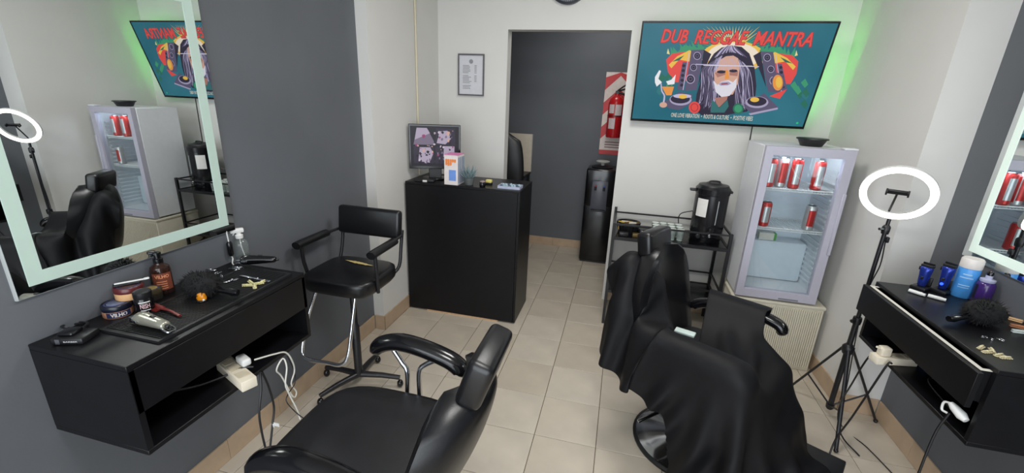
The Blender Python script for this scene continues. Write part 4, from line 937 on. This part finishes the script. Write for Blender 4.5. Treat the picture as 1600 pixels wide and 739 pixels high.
def clipper(name, label, loc, rz, body, upright=False, L=.155, trim=steel):
    t = thing(name, label, 'clipper', loc, rz); Mx = Matrix.Rotation(-PI/2, 4, 'Y') if upright else Matrix.Identity(4)
    bm = B(); rings = []; n = 18; z0 = 0 if upright else .024
    for f, w_, h_ in ((0, .012, .010), (.03, .016, .014), (.25, .0185, .017), (.5, .0205, .0195), (.72, .0235, .022), (.86, .024, .020), (.9, .023, .016)):
        rings.append([Mx @ Vector((L*f, w_*math.cos(2*PI*i/n), (h_*math.sin(2*PI*i/n)+(z0)))) for i in range(n)])
    finish(loft(bm, rings), 'body', body, t, True, 50)
    finish(box(B(), L*.88, L*1.0, -.023, .023, z0-.012, z0+.008, .002, 1, Mx), 'blade', trim, t)
    bm = B()
    for k in range(13): box(bm, L, L+.008, -.0215+k*.0034, -.0197+k*.0034, z0-.010, z0-.004, mtx=Mx)
    finish(bm, 'blade_teeth', trim, t)
    finish(box(B(), L*.35, L*.47, -.006, .006, z0+.016, z0+.022, .002, 1, Mx), 'switch', black_pl, t); finish(box(B(), L*.70, L*.86, .022, .028, z0-.004, z0+.004, .001, 1, Mx), 'taper_lever', trim, t)
    finish(tube(B(), [Mx @ Vector((-.012, 0, z0)), Mx @ Vector((.004, 0, z0))], .006, 8), 'cord_sleeve', black_pl, t, True)
    return t
silver = mat('silver_plastic', (172, 170, 156), .28, .6, var=.05)
qa, qb = RZ(262, 519, MZ), RZ(196, 497, MZ); dirv = qb-qa
cl = clipper('hair_clipper', 'silver hair clipper lying on the near end of the tool mat', qa, math.atan2(dirv.y, dirv.x), silver, L=.15, trim=chrome)
tb('hanging_hook', chrome, cl, [(.01, -.013, .02), (-.022, -.013, .012), (-.026, 0, .010), (-.022, .013, .012), (.01, .013, .02)], .003, 6, 4)
finish(sphere(B(), (.105, -.024, .022), .006), 'lever_knob', chrome, cl, True); finish(sphere(B(), (.085, -.022, .012), .005), 'screw', mat('brass', (190, 150, 70), .3, 1), cl, True)
# charging dock at the near end
q = RZ(120, 530, LZ); t = thing('charging_dock', 'black charging dock with a coiled cord at the near end of the left cabinet', 'dock', (q.x, q.y, LZ), .35)
bx('dock_base', black_pl, t, -.045, .045, -.035, .035, 0, .022, .005, 2); bx('cradle', gloss_black, t, -.035, .01, -.022, .022, .022, .034, .005, 2); bx('contact_plate', steel, t, -.03, -.018, -.0365, -.035, .004, .020)
bm = B(); text_on(bm, 'BARBER', lambda a, c: Vector((-.008+.04*a, -.0355, .009+.005*c)), 0, .02); finish(bm, 'dock_lettering', mat('letter_gray', (180, 180, 180), .6), t)
tb('cord', black_pl, t, [(-.03, .03, .012), (-.075, .045, .02), (-.085, .085, .006), (-.04, .095, .006), (-.03, .06, .028), (.0, .05, .03), (.01, .02, .03)], .0035, 6, 5)
# red comb, duster brush, amber clip, trimmer, razors, clips
qa, qb = RZ(225, 474, MZ), RZ(285, 497, MZ); d = qb-qa; t = thing('brush_comb', 'dark red handled comb brush on the tool mat', 'comb', (qa+qb)/2, math.atan2(d.y, d.x)); L = d.length
rc = mat('dark_red_plastic', (110, 34, 30), .35)
tb('handle', rc, t, [(-.0, 0, .008), (L*.2, .002, .010), (L*.45, .0, .006)], [.007, .005, .006], 8, 3, (1, .6)); bx('comb_back', rc, t, -L*.5, 0, -.004, .012, .001, .012, .003, 1)
bm = B()
for k in range(16): x = -L*.48+k*L*.46/15; box(bm, x, x+.0015, -.022, -.004, .003, .008)
finish(bm, 'teeth', rc, t)
def duster(label, loc, rz, R0, sc=1):
    t = thing('neck_duster', label, 'brush', loc, rz); hm_ = mat('duster_black', (14, 14, 16), .9, var=.3, scale=90)
    rr = random.Random(5); bm = B(); sphere(bm, (0, 0, R0*.72), R0*.85, (1.2, .95, .8), 20, 12); finish(bm, 'bristle_core', hm_, t, True)
    bm = B()
    for k in range(900):
        a_ = rr.uniform(0, 2*PI); z = rr.uniform(-.9, 1); c_ = math.sqrt(1-z*z); d = Vector((c_*math.cos(a_)*1.25, c_*math.sin(a_)*.95, z*.8)); p = Vector((0, 0, R0*.72))+d*R0*.8
        e_ = p+d*R0*rr.uniform(.12, .32)+Vector((rr.uniform(-1, 1), rr.uniform(-1, 1), rr.uniform(-1, 1)))*.004; e_.z = max(e_.z, .001); s = Vector((-d.y, d.x, 0)).normalized()*.0022
        bm.faces.new([bm.verts.new(x) for x in (p-s, p+s, e_)])
    o = finish(bm, 'bristles', hm_, t); o['kind'] = 'stuff'
    finish(tube(B(), [(R0*.9, 0, R0*.5), (R0*1.35, 0, R0*.38), (R0*1.8, -.0, R0*.3), (R0*2.2, 0, R0*.26)], [.012, .010, .015, .012], 12, 3) if False else tube(B(), [(R0*.9, 0, R0*.5), (R0*1.35, 0, R0*.38), (R0*1.8, -.0, R0*.34), (R0*2.1, 0, R0*.32)], [.013, .010, .015, .012], 12), 'handle', gloss_black, t, True, 40)
    return t
q = RZ(318, 462, MZ); q2 = RZ(370, 465, MZ); duster('fluffy black neck duster brush on the left cabinet', q, math.atan2(q2.y-q.y, q2.x-q.x), .066)
q = RZ(316, 470, MZ); t = thing('amber_clip', 'small amber plastic clip in front of the neck duster', 'clip', q, .4); am = mat('amber_plastic', (224, 140, 24), .2)
bm = B(); loft(bm, [[Vector((r*math.cos(2*PI*i/14), .7*r*math.sin(2*PI*i/14), z)) for i in range(14)] for r, z in ((.016, .006), (.018, .014), (.013, .03), (.006, .036))]); finish(bm, 'clip_dome', am, t, True, 40); finish(lathe(B(), [(.019, 0), (.019, .006)], 18), 'clip_base', gloss_black, t, True); finish(sphere(B(), (.012, -.012, .009), .004), 'bead', white_pl, t, True)
qa, qb = RZ(370, 414, MZ), RZ(432, 413, MZ); d = qb-qa; clipper('black_trimmer', 'glossy black trimmer with chrome edge at the far end of the tool mat', qb, math.atan2(-d.y, -d.x), gloss_black, L=d.length*.95, trim=chrome)
for k, (a_, b_, nm_) in enumerate((((349, 443), (372, 436), 'short silver razor beside the neck duster handle'), ((375, 432), (422, 440), 'long silver straight razor beside the yellow clips'))):
    qa, qb = RZ(*a_, MZ), RZ(*b_, MZ); d = qb-qa; t = thing('straight_razor', nm_, 'razor', (qa+qb)/2, math.atan2(d.y, d.x)); L = d.length
    bx('razor_handle', chrome, t, -L*.5, L*.1, -.005, .005, 0, .006, .002, 1); bx('blade', steel, t, L*.1, L*.5, -.007, .005, .001, .004, .001, 1); finish(sphere(B(), (L*.1, 0, .006), .004), 'pivot', chrome, t, True)
cy = mat('pale_yellow_clip', (222, 214, 160), .45)
def clip_pile(pts, z, m, where, seed):
    rr = random.Random(seed); N = len(pts)
    for k, (u_, v_) in enumerate(pts):
        q = RZ(u_, v_, z); a_ = rr.uniform(0, PI)
        t = thing('hair_clip', 'pale hair clip in the %s, %s' % (where, ('leftmost', 'second from left', 'third from left', 'fourth from left', 'rightmost')[k if k < N-1 else 4]), 'clip', (q.x, q.y, z), a_, 'hair clips in the '+where)
        bx('clip_arm', m, t, -.018, .018, -.003, .003, 0, .004, .001, 1); bx('clip_arm', m, t, -.018, .018, -.003, .003, .005, .009, .001, 1); finish(sphere(B(), (.0, 0, .006), .0045), 'spring', m, t, True)
        bm = B(); [box(bm, -.016+.008*j, -.012+.008*j, -.007, .007, .001, .004) for j in range(5)]; finish(bm, 'clip_teeth', m, t)
clip_pile([(386, 447), (392, 442), (398, 449), (404, 444), (409, 442)], MZ, cy, 'yellow pile on the left mat', 1)
for k, (u_, v_) in enumerate(((330, 423), (340, 428), (346, 432), (365, 420), (373, 421))):
    q = RZ(u_, v_, MZ); t = thing('metal_clip', 'small silver clip near the mirror cord switch, %s' % ('nearest the pump bottle', 'second from the pump bottle', 'third from the pump bottle', 'just below the cord', 'nearest the black trimmer')[k], 'clip', q, .5+k, 'silver clips on the left tool mat')
    bx('clip_blade', chrome, t, -.02, .02, -.004, .004, 0, .004, .001, 1); bx('clip_lever', chrome, t, -.02, .004, -.004, .004, .005, .010, .001, 1)
# spray bottle
q = RZ(382, 404, LZ); t = thing('spray_bottle', 'clear spray bottle with white trigger at the far end of the left cabinet', 'bottle', (q.x-.01, q.y, LZ))
finish(lathe(B(), [(.001, .002), (.030, .0), (.032, .004), (.032, .075), (.026, .09), (.014, .10), (.013, .108)], 26), 'bottle_body', glass('pet_plastic', (240, 244, 244), .06, .10), t, True, 40)
finish(lathe(B(), [(.001, .003), (.029, .003), (.0305, .006), (.0305, .014), (.001, .0145)], 24), 'water', glass('water_tint', (220, 228, 228), .02), t, True, 40)
finish(lathe(B(), [(.016, .102), (.017, .118), (.010, .122), (.010, .132)], 18), 'collar', white_pl, t, True, 40); hd = bx('spray_head', white_pl, t, -.045, .022, -.011, .011, .128, .150, .006, 2, mtx=Matrix.Rotation(.9, 4, 'Z')); 
tb('trigger', white_pl, t, [Matrix.Rotation(.9, 4, 'Z') @ Vector(v) for v in ((-.018, 0, .13), (-.032, 0, .112), (-.042, 0, .092))], .005, 8, 3); tb('nozzle', white_pl, t, [Matrix.Rotation(.9, 4, 'Z') @ Vector(v) for v in ((-.045, 0, .141), (-.058, 0, .141))], .006, 8); tb('dip_tube', white_pl, t, [(0, 0, .11), (.004, 0, .06), (.012, .004, .01)], .0025, 6, 3)
# mirror switch cord
q0 = RX(354, 364, XL+.012); q1 = RX(357, 380, XL+.012); q2 = RX(359, 400, XL+.012)
t = thing('cord_switch', 'black inline switch on a white cord hanging below the left mirror', 'switch', (XL+.012, q1.y, 1.0)); zA, zB = q1.z+.008-1.0, q2.z-1.0
tb('upper_cord', white_pl, t, [(0, q0.y-q1.y, 1.12-1.0), (.002, .0, zA-.0)], .0028, 6); finish(tube(B(), [(.004, 0, zA), (.004, 0, zA-.008), (.004, 0, zB+.008), (.004, 0, zB)], [.008, .012, .012, .008], 12), 'switch_body', gloss_black, t, True, 40); tb('lower_cord', white_pl, t, [(.004, 0, zB), (.006, .003, LZ-1.0+.02), (.012, -.008, LZ-1.0+.004), (.03, -.02, LZ-1.0+.003)], .0028, 6, 4)

# ------------------------------------------------------------------ power strip and cords under the left cabinet
pa, pb_ = RZ(345, 571, .70), RZ(388, 606, .70)
t = thing('power_strip', 'cream power strip sticking out of the left cabinet shelf', 'power strip', (-1.345, 1.115, .667), 0)
A_, B_ = RZ(390, 600, .69), RZ(352, 565, .70); t.location = (A_.x, A_.y, .667); d = B_-A_; t.rotation_euler = (0, 0, math.atan2(d.y, d.x)); L = .22
bx('strip_body', cream_pl, t, 0, L, -.028, .028, 0, .042, .004, 2)
for k in range(3): bx('socket', mat('socket_cream', (208, 196, 172), .5), t, .03+.062*k, .075+.062*k, -.020, .020, .042, .0435, .001, 1)
q = RZ(388, 566, .725); t2 = thing('phone_charger', 'white plug charger on the cream power strip', 'charger', (q.x-.015, q.y+.0, .7105)); t2.rotation_euler = t.rotation_euler
bx('charger_body', white_pl, t2, -.018, .045, -.017, .017, 0, .03, .008, 3)
cb_m = mat('white_cord', (216, 214, 206), .5); bk_m = black_pl
def cord(parent, px, r, m):   # px: (u, v, x-plane)
    pts = [RX(u_, v_, x_) for u_, v_, x_ in px]; return adopt(tb('cord', m, None, pts, r, 7, 5), parent)
strip1 = t
cord(t2, [(398, 562, -1.26), (430, 553, -1.25), (447, 551, -1.25), (457, 565, -1.25), (460, 580, -1.26), (455, 600, -1.27), (463, 612, -1.27), (458, 620, -1.27), (440, 588, -1.27), (432, 578, -1.26), (442, 560, -1.25), (448, 574, -1.24), (446, 600, -1.24), (452, 616, -1.24), (464, 640, -1.23), (469, 655, -1.22)], .0032, cb_m)
cord(strip1, [(222, 618, -1.40), (300, 605, -1.40), (350, 588, -1.37), (378, 575, -1.33), (396, 573, -1.30)], .0045, bk_m)
cord(strip1, [(407, 580, -1.29), (408, 610, -1.28), (405, 645, -1.28), (409, 675, -1.28), (416, 705, -1.28)], .0045, bk_m)
rc_ = cord(strip1, [(409, 580, -1.285), (420, 605, -1.28), (428, 635, -1.28), (426, 662, -1.28), (422, 700, -1.28)], .0045, bk_m)
cord(strip1, [(449, 556, -1.27), (459, 578, -1.27), (461, 598, -1.27), (450, 616, -1.26), (448, 628, -1.25), (462, 644, -1.23), (475, 654, -1.21)], .0022, bk_m)
q = RX(427, 664, -1.28); bm = B(); box(bm, q.x-.006, q.x+.006, q.y-.006, q.y+.006, q.z-.01, q.z+.01, .002, 1); box(bm, q.x+.004, q.x+.03, q.y-.001, q.y+.001, q.z-.002, q.z+.014)
o = finish(bm, 'tag', white_pl, strip1); o.matrix_parent_inverse = strip1.matrix_basis.inverted()

# ------------------------------------------------------------------ things on the right cabinet
QZ = .957
bl = mat('blue_metal', (38, 58, 150), .25, .5); 
for k, (u_, v_, nm_) in enumerate(((1437, 452, 'blue trimmer standing in a black dock nearest the tripod'), (1469, 457, 'blue clipper with lit button standing in a black dock beside the blue bottle'))):
    q = RZ(u_, v_, QZ); dk = thing('dock', 'black charging dock under the blue trimmer nearest the tripod' if not k else 'black charging dock under the blue clipper beside the bottle', 'dock', (q.x, q.y, QZ), -.9)
    bx('dock_base', black_pl, dk, -.030, .030, -.030, .034, 0, .018, .005, 2); bx('dock_back', black_pl, dk, -.024, .024, .025, .036, .018, .06, .004, 2)
    t = clipper('blue_clipper', nm_, (q.x, q.y, QZ+.019), -.9+PI/2, bl, True, .105 if not k else .12, black_pl)
    if k: finish(sphere(B(), (-.019, 0, .028), .0065), 'power_light', scr('blue_led', (40, 80, 255), 3.0), t, True)
for k, (u_, v_, nm_) in enumerate(((1432, 460, 'short white tube in front of the docks on the right cabinet'), (1463, 468, 'white tube end beside the black duster on the right cabinet'))):
    q = RZ(u_, v_, QZ); t = thing('white_tube', nm_, 'tube', (q.x, q.y, QZ), -.85+k*.2); tb('tube_body', white_pl, t, [(-.03, 0, .009), (.018, 0, .009)], .009, 12, 0, (1, .9)); tb('tube_cap', white_pl, t, [(.018, 0, .009), (.03, 0, .009)], .007, 12)
q = RZ(1496, 464, QZ); t = thing('blue_bottle', 'light blue lotion bottle with a wide white cap on the right cabinet', 'bottle', (q.x+.02, q.y+.02, QZ)); bb = mat('sky_blue_plastic', (74, 150, 222), .35, var=.1)
b = finish(lathe(B(), [(.034, 0), (.038, .005), (.038, .135), (.036, .140)], 30), 'bottle_body', bb, t, True, 40); finish(lathe(B(), [(.038, .140), (.0385, .142), (.0385, .178), (.034, .184)], 30), 'cap', mat('off_white_cap', (214, 208, 204), .45), t, True, 40)
fa = math.atan2(-q.y, -q.x)
for z0, z1, aa in ((.11, .116, .4), (.095, .10, .6), (.06, .064, .5), (.05, .053, .5)): curved_label(b, .0384, fa-aa, fa+aa, z0, z1, mat('pale_blue_print', (160, 200, 236), .5), 10, 'label_line')
q = RZ(1527, 474, QZ); t = thing('purple_bottle', 'purple bottle with a clear neck beside the light blue bottle', 'bottle', (q.x+.015, q.y+.015, QZ))
b = finish(lathe(B(), [(.029, 0), (.032, .004), (.032, .088), (.027, .098), (.016, .104)], 28), 'bottle_body', mat('deep_purple', (58, 34, 104), .2), t, True, 40); finish(lathe(B(), [(.024, .100), (.026, .104), (.026, .112), (.012, .116), (.012, .13)], 22), 'collar', mat('clear_lilac', (176, 178, 204), .25), t, True, 40); finish(lathe(B(), [(.011, .128), (.012, .14), (.008, .148)], 16), 'spray_cap', gloss_black, t, True, 40); curved_label(b, .0323, fa-1.2, fa-.7, .02, .085, mat('dark_label', (26, 22, 34), .5), 8)
q = RZ(1530, 505, QZ); duster('fluffy black neck duster brush on the right cabinet', q, math.radians(200), .07)
q = RZ(1577, 489, QZ); t = thing('pink_comb', 'pink comb behind the black duster on the right cabinet', 'comb', (q.x, q.y, QZ), -.95); pk = mat('pink_plastic', (206, 122, 118), .4); bx('comb_spine', pk, t, -.06, .06, 0, .012, 0, .010, .003, 1); bm = B(); [box(bm, -.058+.006*j, -.055+.006*j, -.016, 0, .002, .006) for j in range(20)]; finish(bm, 'teeth', pk, t)
for k, (u_, v_, c_, nm_) in enumerate(((1586, 502, (206, 168, 124), 'tan wooden clip block beside the pink comb'), (1588, 512, (180, 120, 84), 'brown clip block beside the pink comb'), (1590, 520, (206, 214, 210), 'pale clip block near the right cabinet end'))):
    q = RZ(u_, v_, QZ); t = thing('clip_block', nm_, 'clip', (q.x, q.y, QZ), -.6+.3*k); mm = mat('block_%d' % k, c_, .5); bx('clip_jaw', mm, t, -.02, .02, -.007, .007, 0, .006, .002, 1); bx('clip_jaw', mm, t, -.02, .02, -.007, .007, .007, .013, .002, 1)
clip_pile([(1532, 544), (1542, 551), (1550, 549), (1560, 556), (1570, 560)], QZ, mat('cream_clip', (214, 202, 164), .45), 'cream pile on the right cabinet', 4)
for k, (u_, v_) in enumerate(((1540, 528), (1550, 530), (1562, 531))):
    q = RZ(u_, v_, QZ); t = thing('metal_clip', 'small silver clip behind the cream clip pile on the right cabinet, %s' % ('leftmost', 'middle one', 'rightmost')[k], 'clip', (q.x, q.y, QZ), k, 'silver clips on the right cabinet'); bx('clip_blade', chrome, t, -.014, .014, -.003, .003, 0, .003, .001, 1); bx('clip_lever', chrome, t, -.014, .002, -.003, .003, .004, .008, .001, 1)
# under the right cabinet
q = RZ(1372, 563, .668); t = thing('power_strip', 'cream power strip sticking out of the right cabinet shelf', 'power strip', (1.225, 2.07, .6665), math.radians(12)); bx('strip_body', cream_pl, t, -.02, .16, -.026, .026, 0, .036, .004, 2)
for k in range(2): bx('socket', mat('socket_cream', (208, 196, 172), .5), t, .06+.05*k, .1+.05*k, -.018, .018, .036, .0372, .001, 1)
t2 = thing('plug_adapter', 'cream plug adapter on the power strip in the right cabinet', 'plug', (1.235, 2.072, .7032), math.radians(12)); bx('adapter_body', cream_pl, t2, -.012, .03, -.018, .018, 0, .042, .006, 2); tb('plug_pin', cream_pl, t2, [(-.012, 0, .034), (-.03, 0, .04)], .005, 8)
t2 = thing('travel_bottle', 'small blue bottle lying inside the right cabinet shelf', 'bottle', (1.44, 2.12, .6665)); finish(lathe(B(), [(.016, 0), (.016, .025), (.012, .03)], 16), 'bottle_body', bb, t2, True, 40); finish(lathe(B(), [(.018, 0), (.018, .004)], 16), 'bottle_base', bb, t2, True)
def cordw(parent, pts, r, m=bk_m): return adopt(tb('cord', m, None, pts, r, 7, 5), parent)
strip2 = t
cordw(strip2, [(1.26, 2.03, .69), (1.245, 2.03, .68), (1.235, 2.07, .5), (1.25, 2.15, .3), (1.24, 2.2, .1), (1.2, 2.1, .006), (1.25, 1.95, .006), (1.32, 1.8, .006)], .0045)
cordw(strip2, [(1.25, 2.105, .69), (1.22, 2.12, .66), (1.245, 2.22, .45), (1.30, 2.36, .2), (1.34, 2.34, .05), (1.4, 2.25, .006)], .004)
cordw(strip2, [(1.37, 2.08, .69), (1.42, 2.02, .672), (1.36, 1.95, .671), (1.33, 1.75, .672)], .004)
q = RX(1497, 643, 1.262); t = thing('white_plug', 'white plug hanging at the front edge of the right cabinet', 'plug', (q.x, q.y, q.z), .3)
finish(tube(B(), [(-.0, .03, .012), (0, .015, .005), (0, -.015, -.006), (0, -.032, -.012)], [.009, .014, .017, .010], 12), 'plug_body', white_pl, t, True, 40); tb('plug_loop', white_pl, t, [(0, .03, .012), (0, .05, .0), (0, .048, -.03), (0, .03, -.03)], .004, 7, 4)
cordw(t, [q+Vector((0, .03, -.03)), q+Vector((-.01, .04, -.15)), Vector((1.25, q.y+.03, .3)), Vector((1.26, q.y+.02, .05)), Vector((1.3, q.y, .006)), Vector((1.42, q.y-.1, .006))], .0045)
